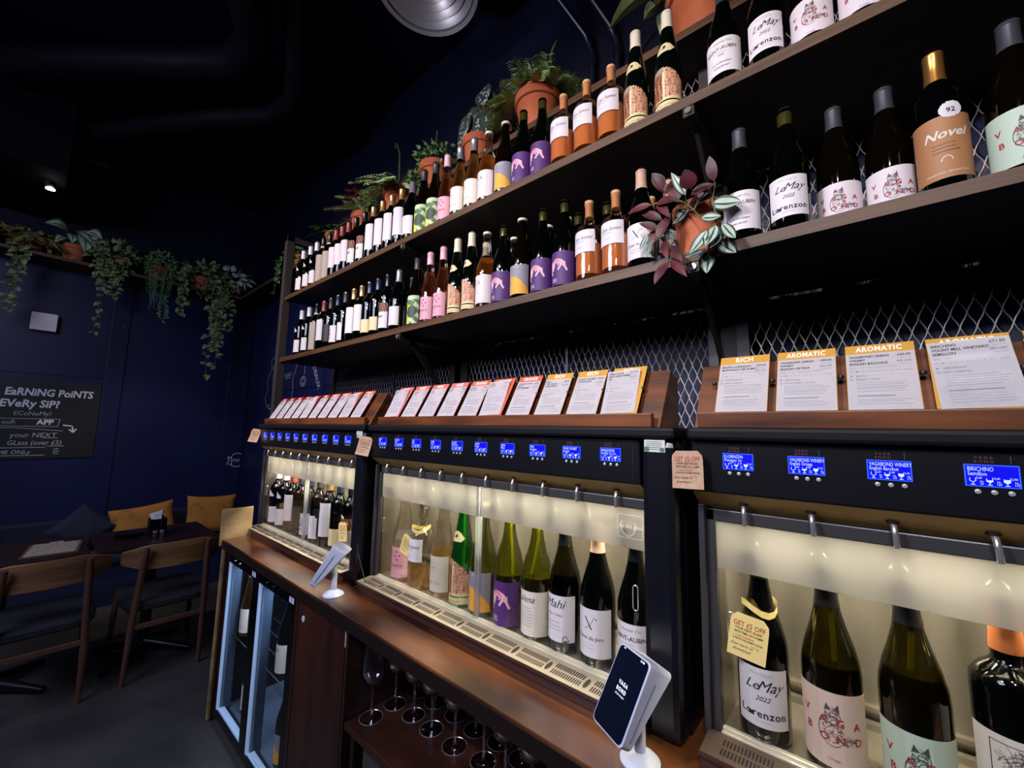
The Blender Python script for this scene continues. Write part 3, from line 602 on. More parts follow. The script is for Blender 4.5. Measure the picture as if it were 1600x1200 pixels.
    # light tubes behind the frosted band and the pouring heads
    for k in range(10):
        x = s0+k*PITCH
        b = MB().lathe([(.0, .0), (.014, .0), (.014, .026), (.007, .034), (.007, .070), (0, .071)], 14, (x+.004, .950, 1.262)); b.build('pouring_head', M_chrome, t, smooth=True)
        c = MB().tube([(x, .915, 1.372), (x+.001, .904, 1.360), (x+.002, .900, 1.350), (x+.003, .900, 1.330)], .0042, 10).build('tap_spout', M_chrome, t, smooth=True)
        MB().lathe([(0, 0), (.008, 0), (.008, .004), (0, .004)], 14, (x, .911, 1.366)).build('spout_collar', M_rubber, c, smooth=True)
    MB().box((gx0+.01, 1.02, 1.336), (gx1-.01, 1.04, 1.343)).build('light_strip', M_led, t)
    for k in range(5): area((gx0+(gx1-gx0)*(k+.5)/5, .992, 1.340), (gx0+(gx1-gx0)*(k+.5)/5, .995, 1.0), (3.8 if s0 < -2 else 2.9), (1, .89, .68), (gx1-gx0)/5.5, .03)
    # drip tray with its slotted plate
    x0, x1 = xL+.006, xC-.004
    tr = MB().hexa([(x0, .856, ZC0), (x1, .856, ZC0), (x1, .915, ZC0), (x0, .915, ZC0), (x0, .856, .922), (x1, .856, .922), (x1, .915, .930), (x0, .915, .930)]).hexa([(x0, .846, .922), (x1, .846, .922), (x1, .915, .922), (x0, .915, .922), (x0, .846, .931), (x1, .846, .931), (x1, .915, .938), (x0, .915, .938)]).build('drip_tray', M_tray, t, bevel=.002)
    b = MB().quad((x0+.003, .8475, .9318), (x1-.003, .8475, .9318), (x1-.003, .911, .9382), (x0+.003, .911, .9382)); F = slanted((0, .8505, .9321), (1, 0, 0), (0, .995, .1005))
    for k in range(10):
        xa = s0+k*PITCH-.046
        for j in range(14):
            for v in (.008, .031): b.add([F(xa+j*.0058, v, .0005), F(xa+.0034+j*.0058, v, .0005), F(xa+.0034+j*.0058, v+.017, .0005), F(xa+j*.0058, v+.017, .0005)], [(0, 1, 2, 3)], 1)
        b.add([F(*p, .0006) for p in ring(xa+.0905, .026, .006, .017, 10)[:-1]], [tuple(range(10))], 1)
    b.build('slotted_plate', [M_traytop if s0 < -.5 else mat('brown_tray_plate', '#6a5646', .35, .4), mat('slot_dark', '#1c1511', .6)], tr)
    # displays
    F = None
    for k in range(min(n, 10)):
        x = s0+k*PITCH; y = .8795
        b = MB(); F = flat(x, y, 1.451)
        b.box((x-.026, .8785, 1.4355), (x+.026, .8795, 1.4665), 0).box((x-.0245, .8778, 1.437), (x+.0245, .8785, 1.465), 1)
        tx = texts[k]
        it = [('t', tx[0], -.023, .0065, .0085, 2, {'align': 'LEFT', 'w': .60}), ('t', tx[1], -.023, .0, .0080, 2, {'align': 'LEFT', 'w': .68})]
        for j, (pr, ml) in enumerate(zip(tx[2], ('25', '125', '175'))):
            u = -.0185+j*.016
            it += glass_icon(u, -.0125, .0088, j, 2)+[('t', pr, u+.006, -.0045, .0042, 2, {'w': .8}), ('t', ml, u+.0085, -.0125, .0042, 2, {'w': .8}), ('t', 'ML', u+.0085, -.009, .003, 2)]
        deco(b, it, flat(x, .8777, 1.451), .0002)
        d = b.build('display', [M_lcdrim, M_lcd, M_lcdtxt], t)
        b = MB(); it = [('t', 'VAGA', -.006, .0235, .0052, 0, {'space': 1.5, 'bold': .03}), ('t', 'BOND', -.006, .0180, .0052, 0, {'space': 1.5, 'bold': .03}), ('l', [(.019, .018), (.019, .028)], .0003, 1)]
        deco(b, it, flat(x, .8798, 1.451), .0004); b.build('red_logo', [mat('dim_red_print', '#5a2a32', .6), M_grey], d)
        for j in range(3):
            bt = MB().lathe([(0, 0), (.0034, 0), (.0034, .0014), (.0026, .002), (0, .002)], 14); bt.xf(Matrix.Translation((x-.0145+j*.0155, .8795, 1.4285)) @ Matrix.Rotation(R(90), 4, 'X')); bt.build('button', mat('pale_button', '#b4b4bc', .3, .3), d, smooth=True)
    # energy sticker on the column, wire holder for the offer tag
    b = MB(); b.box((xC+.010, .8712, 1.462), (xC+.055, .8722, 1.488), 0); deco(b, lines(-.018, .018, .008, 5, .004, 1, 4, .0012)+[('r', -.022, -.012, -.012, -.002, 2), ('r', .012, -.012, .021, -.004, 2)], flat(xC+.0325, .8711, 1.475)); b.build('energy_sticker', [mat('pale_sticker', '#cfd8cf', .5), M_grey, mat('sticker_green', '#4c7c58', .5)], t)
    b = MB().box((xC-.020, .8785, 1.43), (xC-.018, .8795, 1.47)).box((xC-.020, .8785, 1.40), (xC-.018, .8795, 1.42)); b.build('lock_slot', M_rubber, t)
    return t
GEN = ('4,10', '11,60', '15,50')
TA = [(a, b_, GEN) for a, b_ in (('QUINTA', 'Douro Tinto'), ('ALVES', 'Alentejo'), ('CASA R', 'Dao Tinto'), ('MONTE', 'Mencia'), ('FILIPA', 'Douro'), ('BODEGA', 'Rioja'), ('TERRAS', 'Bairrada'), ('CANTINA', 'Barolo'), ('VIGNE', 'Chinon'), ('CLOS', 'Gamay'))]
TB = [('BONITA', 'Rose', GEN), ('CAN SUMOI', 'La Rosa', GEN), ('ORTO', 'Bianco', GEN), ('LOIMER', 'Gruner', GEN), ('LES VEZES', 'Skin Contact', GEN), ('COSMIC', 'Orange', GEN), ('ALENA', 'Bianco', GEN), ('MAHI', 'Sauvignon', GEN), ('CROIX COURBET', 'Savagnin', ('4,70', '13,40', '19,00')), ('FAMILLE ROUX', 'St Aubin 1er Cru', ('5,60', '18,20', '25,40'))]
TC = [('B LORENZON', 'Montagny 1er', ('4,70', '11,90', '21,60')), ('VAGABOND WINERY', 'English Ortega', ('2,60', '9,90', '13,70')), ('VAGABOND WINERY', 'English Bacchus', ('2,60', '9,90', '13,70')), ('BIRICHINO', 'Semillon', ('3,40', '14,60', '22,90')), ('VAGABOND', 'Dry', GEN)]+[('WINERY', 'Blanc', GEN)]*5
dispenser(-2.627, 'far left black wine dispenser with lit glass front, holding red wine bottles', 10, TA)
dispenser(-1.405, 'middle black wine dispenser with lit glass front, ten blue screens and assorted bottles', 10, TB)
dispenser(-.187, 'nearest black wine dispenser on the right with lit glass front and animal label bottles', 5, TC)

# bottles inside the dispensers
def inside(k, x, label, tag_=False, **kw):
    o = make_bottle(k, (x, .970, .9385), label, group=kw.pop('group', None), **kw); return o
def draw_tube(root, x, side):
    OFF[root.name] = Vector((0, 0, 0))
    b = MB().tube([(.004, 0, .325), (.004, 0, .26), (.004+side*.010, -.003, .20), (side*.022, -.008, .13), (side*.032, -.010, .05)], .0042, 8); b.build('draw_tube', mat('yellow_tube', '#d6cc3a', .4), root, smooth=True)
GL_ = 'bottles inside the left dispenser'; GM = 'bottles inside the middle dispenser'; GR = 'bottles inside the right dispenser'
for k, x, lb in (('white', -2.621, 'dark bottle with a low white label at the left end inside the left dispenser'), ('white', -2.515, 'dark bottle with a white label, second from the left inside the left dispenser'),
        ('emblem', -2.409, 'bottle with a tall white label and round emblem inside the left dispenser'), ('darklabel', -2.303, 'bottle with a charcoal label left of the glass joint, left dispenser'),
        ('bluered', -2.195, 'bottle with a blue and red label right of the glass joint, left dispenser'), ('slimwhite', -2.09, 'bottle with a narrow white label near the centre of the left dispenser'),
        ('goldcap', -1.985, 'bottle with a very tall white label and emblem inside the left dispenser'), ('creamlabel', -1.88, 'dark bottle with a short cream label inside the left dispenser, beside the tagged one'),
        ('picture', -1.775, 'bottle wearing a yellow offer tag inside the left dispenser'), ('white', -1.674, 'dark bottle at the right end inside the left dispenser')):
    inside(k, x, lb, group=GL_)
o = inside('bonita', -1.368, 'nearly empty clear bottle with a pink label, leftmost in the middle dispenser', liquid=(L_rose, .03), glass=G_clear, group=GM)
o = inside('squat', -1.255, 'clear squat bottle with a yellow offer tag in the middle dispenser', liquid=(L_gold, .07), glass=G_clear, over={'extra': lambda P, r: MB().lathe([(.006, .25), (.0135, .283), (.018, .285), (.018, .292), (.008, .298), (.006, .315), (0, .316)], 20).build('pour_stopper', M_chrome, r, smooth=True)}, group=GM)
o = inside('sketchcream', -1.137, 'clear bottle of pale gold wine with a cream label in the middle dispenser', liquid=(L_gold, .155), glass=G_clear, cap=('silver', .300), group=GM)
o = inside('rockflute', -1.036, 'bright green flute bottle with a brown rock label in the middle dispenser', glass=G_green, cap=None, group=GM, over={'prof': 'slim'}); draw_tube(o, 0, .6)
o = inside('split', -.940, 'olive bottle with a grey and yellow label behind the glass joint of the middle dispenser', glass=G_olive, liquid=(L_olive, .12), group=GM)
o = inside('purple', -.832, 'olive bottle with a purple animal label in the middle dispenser', glass=G_olive, liquid=(L_olive, .145), group=GM, over={'extra': None}); draw_tube(o, 0, 1)

KIND['alena'] = dict(KIND['script'], label=(.014, .128, 1.4, ['label_ivory', 'black_ink', 'grey_ink'], None, [('t', 'alena', -.004, .100, .024, 1, {'shear': .5})]+lines(-.026, .022, .084, 7, .0075, 2)), extra=None)
o = inside('alena', -.728, 'olive bottle with a cream label of cursive letters in the middle dispenser', glass=G_olive, liquid=(L_olive, .16), group=GM); draw_tube(o, 0, -1)
KIND['mahi'] = dict(KIND['script'], label=(.030, .142, 1.2, ['label_white', 'black_ink', 'grey_ink'], None, [('t', 'Mahi', -.006, .112, .030, 1, {'shear': .4}), ('t', 'Ward Valley', -.004, .092, .009, 2, {'shear': .3}), ('l', ring(.026, .040, .006, .006, 12, 0, 330), .0018, 1), ('l', [(.018, .032), (.034, .032), (.036, .038)], .002, 1)]+lines(-.022, .02, .076, 3, .009, 2)), extra=None, cap=('black', .262))
o = inside('mahi', -.634, 'olive bottle with a white label and small snail mark in the middle dispenser', glass=G_oliveD, liquid=(L_dark, .19), group=GM)
o = inside('cross', -.536, 'dark bottle with a white cross mark label and pink capsule in the middle dispenser', group=GM)
o = inside('classic', -.434, 'dark bottle partly hidden at the right end of the middle dispenser', cap=('black', .262), group=GM)
o = inside('script', -.178, 'dark bottle wearing an offer tag, leftmost in the right dispenser', group=GR, rz=R(6))
KIND['blushwolf'] = dict(KIND['animalwhite'], label=(.014, .132, 1.45, ['label_blush', 'label_wolf', 'red_ink', 'grey_ink'], None, wolf(0, .056, .062, 1, 2)+[('t', 'Ortega', 0, .026, .006, 3)]))
o = inside('blushwolf', -.072, 'olive bottle with a blush animal label and black capsule in the right dispenser', glass=G_oliveD, liquid=(L_olive, .17), cap=('black', .262), group=GR); draw_tube(o, 0, .3)
KIND['greenwolf'] = dict(KIND['animalgreen'], label=(.010, .112, 1.45, ['label_palegreen', 'deepgrey', 'red_ink', 'grey_ink'], None, wolf(0, .040, .062, 1, 2)))
o = inside('greenwolf', .034, 'olive bottle with a pale green animal label and black capsule in the right dispenser', glass=G_oliveD, liquid=(L_olive, .19), cap=('black', .262), group=GR); draw_tube(o, 0, -.4)
o = inside('portdrawing', .140, 'round-shouldered black bottle with an engraved town label and copper capsule, right dispenser', group=GR)
o = inside('plainburg', .246, 'black bottle right of the engraved town label bottle, right dispenser', group=GR)

# offer tags
def offer_tag(loc, w_, h_, rot, label, curl=0., color=M_kraft, lean=0.):
    b = MB(); x0, z0 = -w_/2, -h_; nz = 8
    def fm(u, v, L=0):           # v from 0 (bottom) to 1 in h
        q = 1-v/h_; return (u*w_/.062+0, -L-.001-curl*q*q, v-h_)
    def fb(u, v, L=0): p = fm(u, v, L); return (p[0], p[1]+.0012, p[2])
    for j in range(nz):
        v0, v1 = h_*j/nz, h_*(j+1)/nz
        c0 = .031-(max(0, v0-h_*.86))*.9; c1 = .031-(max(0, v1-h_*.86))*.9
        b.add([fm(-c0, v0), fm(c0, v0), fm(c1, v1), fm(-c1, v1)], [(0, 1, 2, 3)], 0); b.add([fb(-c0, v0), fb(c0, v0), fb(c1, v1), fb(-c1, v1)], [(3, 2, 1, 0)], 0)
        b.add([fm(-c0, v0), fb(-c0, v0), fb(-c1, v1), fm(-c1, v1)], [(0, 3, 2, 1)], 0); b.add([fm(c0, v0), fb(c0, v0), fb(c1, v1), fm(c1, v1)], [(0, 1, 2, 3)], 0)
    s = h_/.078
    it = [('t', 'GET £5 OFF', 0, .056*s, .0130, 1, {'bold': .01, 'w': .76}), ('t', 'YOUR NEXT GLASS*', 0, .0495*s, .0058, 2, {'w': .84, 'bold': .02}), ('t', 'WITH THE', -.013, .0425*s, .0062, 2, {'w': .7, 'bold': .02}), ('t', 'VAGABOND', .0045, .0425*s, .0062, 1, {'w': .7}), ('t', 'APP', .0195, .0425*s, .0062, 2, {'w': .7, 'bold': .02}),
          ('t', '+ START EARNING', -.007, .036*s, .0048, 1, {'w': .85}), ('t', 'POINTS ON EVERY POUR', 0, .0305*s, .0050, 2, {'w': .84, 'bold': .02}), ('t', 'Scan here to', -.009, .020*s, .0072, 2, {'shear': .5}), ('t', 'download', -.009, .0115*s, .0072, 2, {'shear': .5}), ('l', [(.006, .0255*s), (.013, .0265*s), (.018, .0235*s)], .0006, 1), ('l', [(.0155, .0240*s), (.018, .0235*s), (.0178, .026*s)], .0006, 1)]
    deco(b, it, fm, .0003)
    o = b.build('offer_tag', [color, M_red, M_ink]); o.location = loc; o.rotation_euler = (R(lean), R(rot[0]), R(rot[1])); OFF[o.name] = Vector(loc)
    return tag(o, label, 'offer tag', 'paper offer tags')
offer_tag((-.275, .862, 1.468), .060, .074, (-2, 0), 'kraft paper offer tag hanging in the gap left of the nearest dispenser', .006)
offer_tag((-1.505, .868, 1.468), .060, .074, (8, 26), 'kraft paper offer tag hanging between the left and middle dispensers', .012)
offer_tag((-2.735, .866, 1.484), .056, .076, (6, 38), 'kraft paper offer tag at the far left corner of the left dispenser', .02)
M_ytag = mat('manila_card', '#f2d98a', .7)
o = offer_tag((-.186, .922, 1.160), .064, .080, (8, 4), 'yellow offer tag looped round the neck of the dark script label bottle', .0, M_ytag)
offer_tag((-1.280, .928, 1.115), .050, .070, (20, 4), 'yellow offer tag on the clear squat bottle in the middle dispenser', .0, M_ytag)
offer_tag((-1.760, .926, 1.090), .054, .080, (-6, 10), 'yellow offer tag on a bottle near the right end of the left dispenser', .0, M_ytag)
# the paper loops round the necks belong to those tags
for nm, c_ in (('offer_tag.003', (-.178, .966, 1.165)), ('offer_tag.004', (-1.255, .966, 1.135)), ('offer_tag.005', (-1.775, .966, 1.105))):
    p = bpy.data.objects[nm]; b = MB(); Mi = (Matrix.Translation(p.location) @ p.rotation_euler.to_matrix().to_4x4()).inverted()
    P = [Vector((c_[0]+.030*math.cos(R(a)), c_[1]-.002+.036*math.sin(R(a)), c_[2]+.008*math.sin(R(a*2)))) for a in range(0, 361, 24)]
    for q0, q1 in zip(P, P[1:]): b.quad(q0, q1, q1+Vector((0, 0, .012)), q0+Vector((0, 0, .012)))
    b.xf(Mi); oo = b.build('neck_loop', M_ytag, None); oo.parent = p

# ---------------------------------------------------------------- leaning boards with wine cards
def board(s0, label, xl, xr):
    t = thing('card_board', label, 'card board', ((xl+xr)/2, .95, 1.515))
    b = MB().hexa([(xl-.0, .905, 1.515), (xr, .905, 1.515), (xr, .925, 1.515), (xl, .925, 1.515), (xl, .985, 1.655), (xr, .985, 1.655), (xr, 1.003, 1.648), (xl, 1.003, 1.648)]); b.build('back_board', M_board, t, bevel=.0015)
    b = MB().box((xl+.012, .888, 1.515), (xr-.012, .906, 1.546)); b.build('front_ledge', M_board, t, bevel=.002)
    for x in (xl, xr-.016): MB().hexa([(x, .925, 1.515), (x+.016, .925, 1.515), (x+.016, 1.03, 1.515), (x, 1.03, 1.515), (x, 1.003, 1.640), (x+.016, 1.003, 1.640), (x+.016, 1.03, 1.640), (x, 1.03, 1.640)]).build('side_cheek', M_board, t)
    for k in range(11):
        x = s0-.052+k*PITCH
        if xl+.01 < x < xr-.01: MB().lathe([(0, -.004), (.0042, -.003), (.005, .001), (.0035, .004), (0, .0048)], 12, (x, .944, 1.609)).build('peg', M_steel, t, smooth=True)
    return t
board(-2.627, 'dark stained leaning board on the left dispenser, holding cards for red wines', -2.70, -1.555)
board(-1.405, 'brown leaning board on the middle dispenser, holding rosé, orange and rich cards', -1.475, -.345)
board(-.187, 'brown leaning board on the nearest dispenser, holding the aromatic wine cards', -.272, .90)
S_ = (.08**2+.14**2)**.5; EY = (0, .08/S_, .14/S_)
def card(x, head, hcol, texts, label, group, loose=False, w_=.088, h_=.138, off=0., seed=0):
    b = MB(); F = slanted((0, 0, 0), (1, 0, 0), EY); hw = w_/2
    def slab(u0, v0, u1, v1, l0, l1, mi):
        p = [F(u0, v0, l0), F(u1, v0, l0), F(u1, v1, l0), F(u0, v1, l0), F(u0, v0, l1), F(u1, v0, l1), F(u1, v1, l1), F(u0, v1, l1)]; b.hexa(p, mi)
    slab(-hw, 0, hw, h_, .0004, .0016, 1)
    deco(b, [('t', head, .0, h_-.0150, .0165 if len(head) < 6 else .0150, 3, {'bold': .03, 'space': 1.12, 'w': .74 if len(head) > 6 else .82})], F, .0018)
    du, dv, rot = (.0, 0, 0)
    top = h_-.020
    if loose: du, dv, top = off, .001, h_-.0155
    c_, s_ = math.cos(R(2.5 if loose else 0)), math.sin(R(2.5 if loose else 0))
    G_ = lambda u, v, L=0: F(du+u*c_-v*s_, dv+v*c_+u*s_, L+.0022+(.010*(v/h_)**2 if loose else 0))
    n = 6; vs = [G_(sx*hw*.98, top*j/n, 0) for j in range(n+1) for sx in (-1, 1)]; b.add(vs, [(2*j, 2*j+1, 2*j+3, 2*j+2) for j in range(n)], 0); b.add(vs, [(2*j+2, 2*j+3, 2*j+1, 2*j) for j in range(n)], 0)
    it = [('t', tx, -hw+.005, top-.010-i*.0078, .0068, 2, {'align': 'LEFT', 'bold': .02, 'w': .86}) for i, tx in enumerate(texts[0])]
    it += [('t', texts[1], hw-.006, top-.010, .0068, 2, {'align': 'RIGHT', 'bold': .01, 'w': .9}), ('t', texts[2], hw-.006, top-.023, .0050, 4, {'align': 'RIGHT', 'bold': .01}), ('t', 'TAKE OUT', hw-.006, top-.029, .0032, 5, {'align': 'RIGHT'}), ('t', 'DRINK IN', hw-.006, top-.0155, .0032, 5, {'align': 'RIGHT'})]
    z = top-.012-len(texts[0])*.0078
    it += [('t', texts[3], -hw+.005, z+.002, .0045, 5, {'align': 'LEFT'})]; z -= .006
    it += [('t', 'DRY', -hw+.005, z, .0034, 5, {'align': 'LEFT'}), ('t', 'SWEET', hw-.006, z, .0034, 5, {'align': 'RIGHT'})]+[('r', -hw+.016+j*.0062, z+.001, -hw+.018+j*.0062, z+.002, 5) for j in range(9)]
    it += [('p', ring(-hw+.0145, z+.0015, .0013, .0013, 6)[:-1], 4)]
    z -= .010; it += [('p', [(-hw+.005, z+.003), (-hw+.009, z+.003), (-hw+.007, z)], 4), ('t', texts[4], -hw+.013, z, .0045, 4, {'align': 'LEFT'})]
    z -= .0075; it += [('l', ring(-hw+.007, z+.0015, .0018, .0018, 8), .0005, 4), ('t', texts[5], -hw+.013, z, .0045, 4, {'align': 'LEFT'})]
    z -= .0065; it += lines(-hw+.013, hw-.008, z, 5, .0044, 5, seed+1, .0013, .18); z -= .0275
    if z > .02: it += lines(-hw+.013, hw-.02, z, 1, .004, 4, seed+2, .0014, .2); z -= .0075; it += lines(-hw+.013, hw-.008, z, max(1, min(4, int((z-.003)/.0044))), .0044, 5, seed+3, .0013, .18)
    deco(b, it, G_, .0003)
    o = b.build('wine_card', [M_white, hcol, M_ink, mat('card_title_white', '#f4efe6', .6), M_grey, M_lgrey]); o.location = (x, .9065, 1.5465); OFF[o.name] = o.location.copy()
    o.location.y += 0; tag(o, label, 'wine card', group)
    return o
B0 = ('£34.00', '40% OFF', '2022 / 13%', '100% Syrah', 'Portugal - Douro')
def tx(a, p='£39.00', o_='42% OFF', y='2022 / 12.5%', g='100% Chardonnay', c_='France'): return (a, p, o_, y, g, c_)
heads = [('RED', M_dred)]*4+[('RED', M_dred)]*2+[('SPICY', M_rose)]*2+[('VELVET', M_orange)]*2
for k in range(10):
    loose = k in (4, 8)
    card(-2.627+k*PITCH, heads[k][0], heads[k][1], tx(('CELLAR RED', 'DOURO TINTO'), '£34.00', g='Touriga', c_='Portugal'), 'white wine card with %s header, %s from the left on the left board' % ('dark red' if k < 6 else ('rose' if k < 8 else 'orange red'), (ORD+['ninth', 'tenth'])[k]), 'wine cards on the left board', loose, w_=.085, off=.0, seed=k)
mh = ['ROSÉ']*4+['ORANGE']*3+['RICH']*3; mc = [M_rose]*4+[M_orange]*3+[M_gold]*3
MT = [(('BONITA', 'ROSE'), '£29.00'), (('CAN SUMOI', 'LA ROSA'), '£36.00'), (('ORTO', 'ROSATO'), '£31.00'), (('LOIMER', 'ROSE'), '£38.00'), (('LES VEZES', 'PINOT GRIS'), '£33.00'), (('COSMIC', 'ORANGE'), '£35.00'), (('VIGNERONS WALLIS', 'MUSCAT', 'BATIC VINEYARD'), '£37.00'), (('MAHI', 'TWIN VALLEYS', 'CHARDONNAY'), '£52.00'), (('CROIX ET COURBET', 'COTES DU JURA'), '£59.00'), (('FAMILLE ROUX', 'SAINT AUBIN PREMIER', 'CRU'), '£110.00')]
for k in range(10):
    j = ORD[k] if k < 4 else (ORD[k-4] if k < 7 else ORD[k-7]); c_ = {'ROSÉ': 'salmon rosé', 'ORANGE': 'orange', 'RICH': 'golden rich'}[mh[k]]
    card(-1.405+k*PITCH+.010, mh[k], mc[k], tx(MT[k][0], MT[k][1]), 'white wine card with %s header, %s of that colour on the middle board' % (c_, j), 'wine cards on the middle board', k in (0, 5, 9), off=-.006, seed=20+k)
RT = [('RICH', tx(('BRUNO LORENZON', 'MONTAGNY 1ER LE MAY'), '£99.00', '50% OFF', '2022 / 13% / CERTIFIED ORGANIC', '100% Chardonnay', 'France - Burgundy')), ('AROMATIC', tx(('VAGABOND URBAN', 'WINERY', 'ENGLISH ORTEGA'), '£43.00', '42% OFF', '2023 / 11.5% / DECLARED VEGAN', '100% Ortega', 'United Kingdom - London')),
      ('AROMATIC', tx(('VAGABOND URBAN', 'WINERY', 'ENGLISH BACCHUS'), '£43.00', '42% OFF', '2023 / 12% / DECLARED VEGAN', 'Bacchus', 'England - London')), ('AROMATIC', tx(('BIRICHINO', 'YOUNT MILL VINEYARD', 'SEMILLON'), '£71.50', '38% OFF', '2022 / 12%', '100% Semillon', 'USA - California')), ('AROMATIC', tx(('VAGABOND', 'WINERY', 'DRY WHITE'), '£43.00'))]
for k, (h, q) in enumerate(RT):
    card(-.187+k*PITCH+(.002), h, M_gold, q, 'white wine card with gold header on the nearest board, %s from the left' % ORD[k], 'wine cards on the nearest board', k == 3, w_=.092, h_=.140, off=.004, seed=50+k)

# ---------------------------------------------------------------- counter and cabinet
XL = -2.645
b = MB().box((XL, .722, .855), (2.0, 1.50, ZC0)); wt = tag(b.build('worktop', M_top, bevel=.003, origin=(-1, 1.1, .855)), 'long worn mahogany worktop under the three wine dispensers', 'worktop')
b = MB().box((XL+.003, .7195, .853), (2.0, .7222, .889)); b.build('front_edge_shade', mat('shaded_edge_brown', '#0e0503', .5, noise=('#1e0d07', (6, 6, 30), 4, .3, .7)), wt)  # dark strip over the worktop's front face, its shade put into the colour
t = thing('back_bar_cabinet', 'dark mahogany cabinet below the worktop with a door and an open glass niche', 'cabinet', (-.8, 1.1, 0))
b = MB().box((XL, .737, 0), (-2.625, 1.5, .855)); b.build('end_panel', M_cab, t, bevel=.002)
b = MB().box((-2.625, .80, 0), (2.0, 1.5, .03)); b.build('plinth', M_cab, t)
b = MB().box((-2.625, 1.47, .03), (2.0, 1.5, .855)); b.build('rear_panel', M_cab, t)
b = MB().box((-1.725, .737, .03), (-1.705, 1.47, .855)); b.build('partition', M_cab, t, bevel=.001)
b = MB().box((-1.700, .737, .03), (-1.335, .757, .85)); d = b.build('cabinet_door', M_cab, t, bevel=.002)
s_ = MB().lathe([(0, 0), (.011, 0), (.011, .002), (0, .002)], 20); s_.xf(Matrix.Translation((-1.648, .737, .783)) @ Matrix.Rotation(R(90), 4, 'X')); s_.build('round_sticker', M_plastic, d)
b = MB().box((-1.33, .737, .03), (-1.318, 1.47, .855)); b.build('partition', M_cab, t, bevel=.001)
s_ = MB().box((-1.333, .735, .79), (-1.325, .7368, .845)); s_.build('chipped_paint', mat('chipped_paint', '#9c8f86', .7), t)
b = MB().box((-1.318, .742, .545), (1.98, 1.47, .567)); b.build('niche_shelf', M_cab, t, bevel=.002)
b = MB().box((-1.305, .760, .03), (-1.285, 1.0, .545)); b.build('niche_lining', M_cab, t)
b = MB().box((-1.26, .78, .03), (-.6, .80, .51)); b.build('lower_panel', mat('grey_lower_panel', '#3b3834', .6), t)

# plywood end panel rising above the worktop
b = MB().box((-2.662, .728, 0), (-2.650, .86, .86)).box((-2.662, .712, .86), (-2.650, .86, 1.05)); tag(b.build('plywood_panel', M_ply, bevel=.001, origin=(-2.66, .78, 0)), 'pale plywood end panel rising above the worktop, left of the dispensers', 'panel')

# double door bottle cooler
t = thing('bottle_cooler', 'black double-door bottle cooler with blue-lit frames under the worktop', 'bottle cooler', (-2.17, 1.0, .03))
b = MB().box((-2.62, 1.30, .03), (-1.73, 1.34, .85)).box((-2.62, .775, .83), (-1.73, 1.30, .85)).box((-2.62, .775, .03), (-1.73, 1.30, .06)).box((-2.62, .775, .06), (-2.605, 1.30, .83)).box((-1.745, .775, .06), (-1.73, 1.30, .83)); b.build('cooler_body', M_black, t)
b = MB()
for k in range(7): b.box((-2.60, .785+k*.07, .424), (-1.75, .788+k*.07, .427))
b.build('wire_shelf', M_alu, t)
b = MB().box((-2.60, 1.285, .07), (-1.75, 1.295, .82)); b.build('inner_back', mat('cooler_liner', '#4b5a6e', .5), t)
b = MB().box((-2.60, .80, .06), (-1.75, 1.28, .066)); b.build('inner_floor', mat('cooler_liner', '#4b5a6e', .5), t)
for a, c_ in ((-2.60, -2.165), (-2.165, -1.735)):
    y0, y1 = .745, .772
    b = MB().box((a, y0, .79), (c_, y1, .845)).box((a, y0, .035), (c_, y1, .075)).box((a, y0, .075), (a+.018, y1, .79)).box((c_-.060, y0, .075), (c_, y1, .79)); d = b.build('cooler_door', M_blackgloss, t, bevel=.002)
    b = MB().box((a+.018, y0+.002, .075), (a+.036, y1+.004, .79)).box((a+.036, y0+.006, .075), (c_-.060, y1+.004, .085)); b.build('lit_frame', M_coolled, d)
    b = MB().box((a+.036, y0+.012, .075), (a+.046, y1+.030, .79)); b.build('inner_gasket', mat('slate_gasket', '#38485c', .5), d)
    b = MB().box((a+.046, y0+.010, .085), (c_-.060, y0+.013, .79)); b.build('glass_pane', M_pane, d)
    for q, x in enumerate((a+.14, a+.21)):
        k_ = MB().lathe([(0, 0), (.010, 0), (.012, .006), (.008, .014), (0, .015)], 16); k_.xf(Matrix.Translation((x, y0, .818)) @ Matrix.Rotation(R(90), 4, 'X')); k_.build('lock_knob', M_blackgloss, d, smooth=True)
    for x in (c_-.07, c_-.045): MB().box((x, y0-.001, .80), (x+.02, y0-.0002, .822)).build('sticker', M_plastic, d)
area((-2.38, .83, .80), (-2.38, 1.05, .2), 3.0, (.55, .72, 1), .3, .02)
area((-1.95, .83, .80), (-1.95, 1.05, .2), 3.0, (.55, .72, 1), .3, .02)
CB = 'bottles inside the cooler'
for k, x, y, z, lb in (('sketchcream', -2.50, .835, .4275, 'pale bottle with a cream label on the upper rack behind the left cooler door'), ('sketchcream', -2.46, .86, .0665, 'pale bottle with a cream label on the floor behind the left cooler door'),
        ('alena', -2.005, .835, .4275, 'dark bottle with a white label on the upper rack behind the right cooler door'), ('tannovel', -2.08, .93, .4275, 'dark bottle with a tan label behind the white one, upper rack of the cooler'),
        ('split', -1.99, .85, .0665, 'dark bottle with a yellow and white label on the floor behind the right cooler door'), ('plainburg', -1.88, .88, .0665, 'black bottle with a white label at the lower right inside the cooler')):
    make_bottle(k, (x, y, z), lb, group=CB, rz=R(-12))

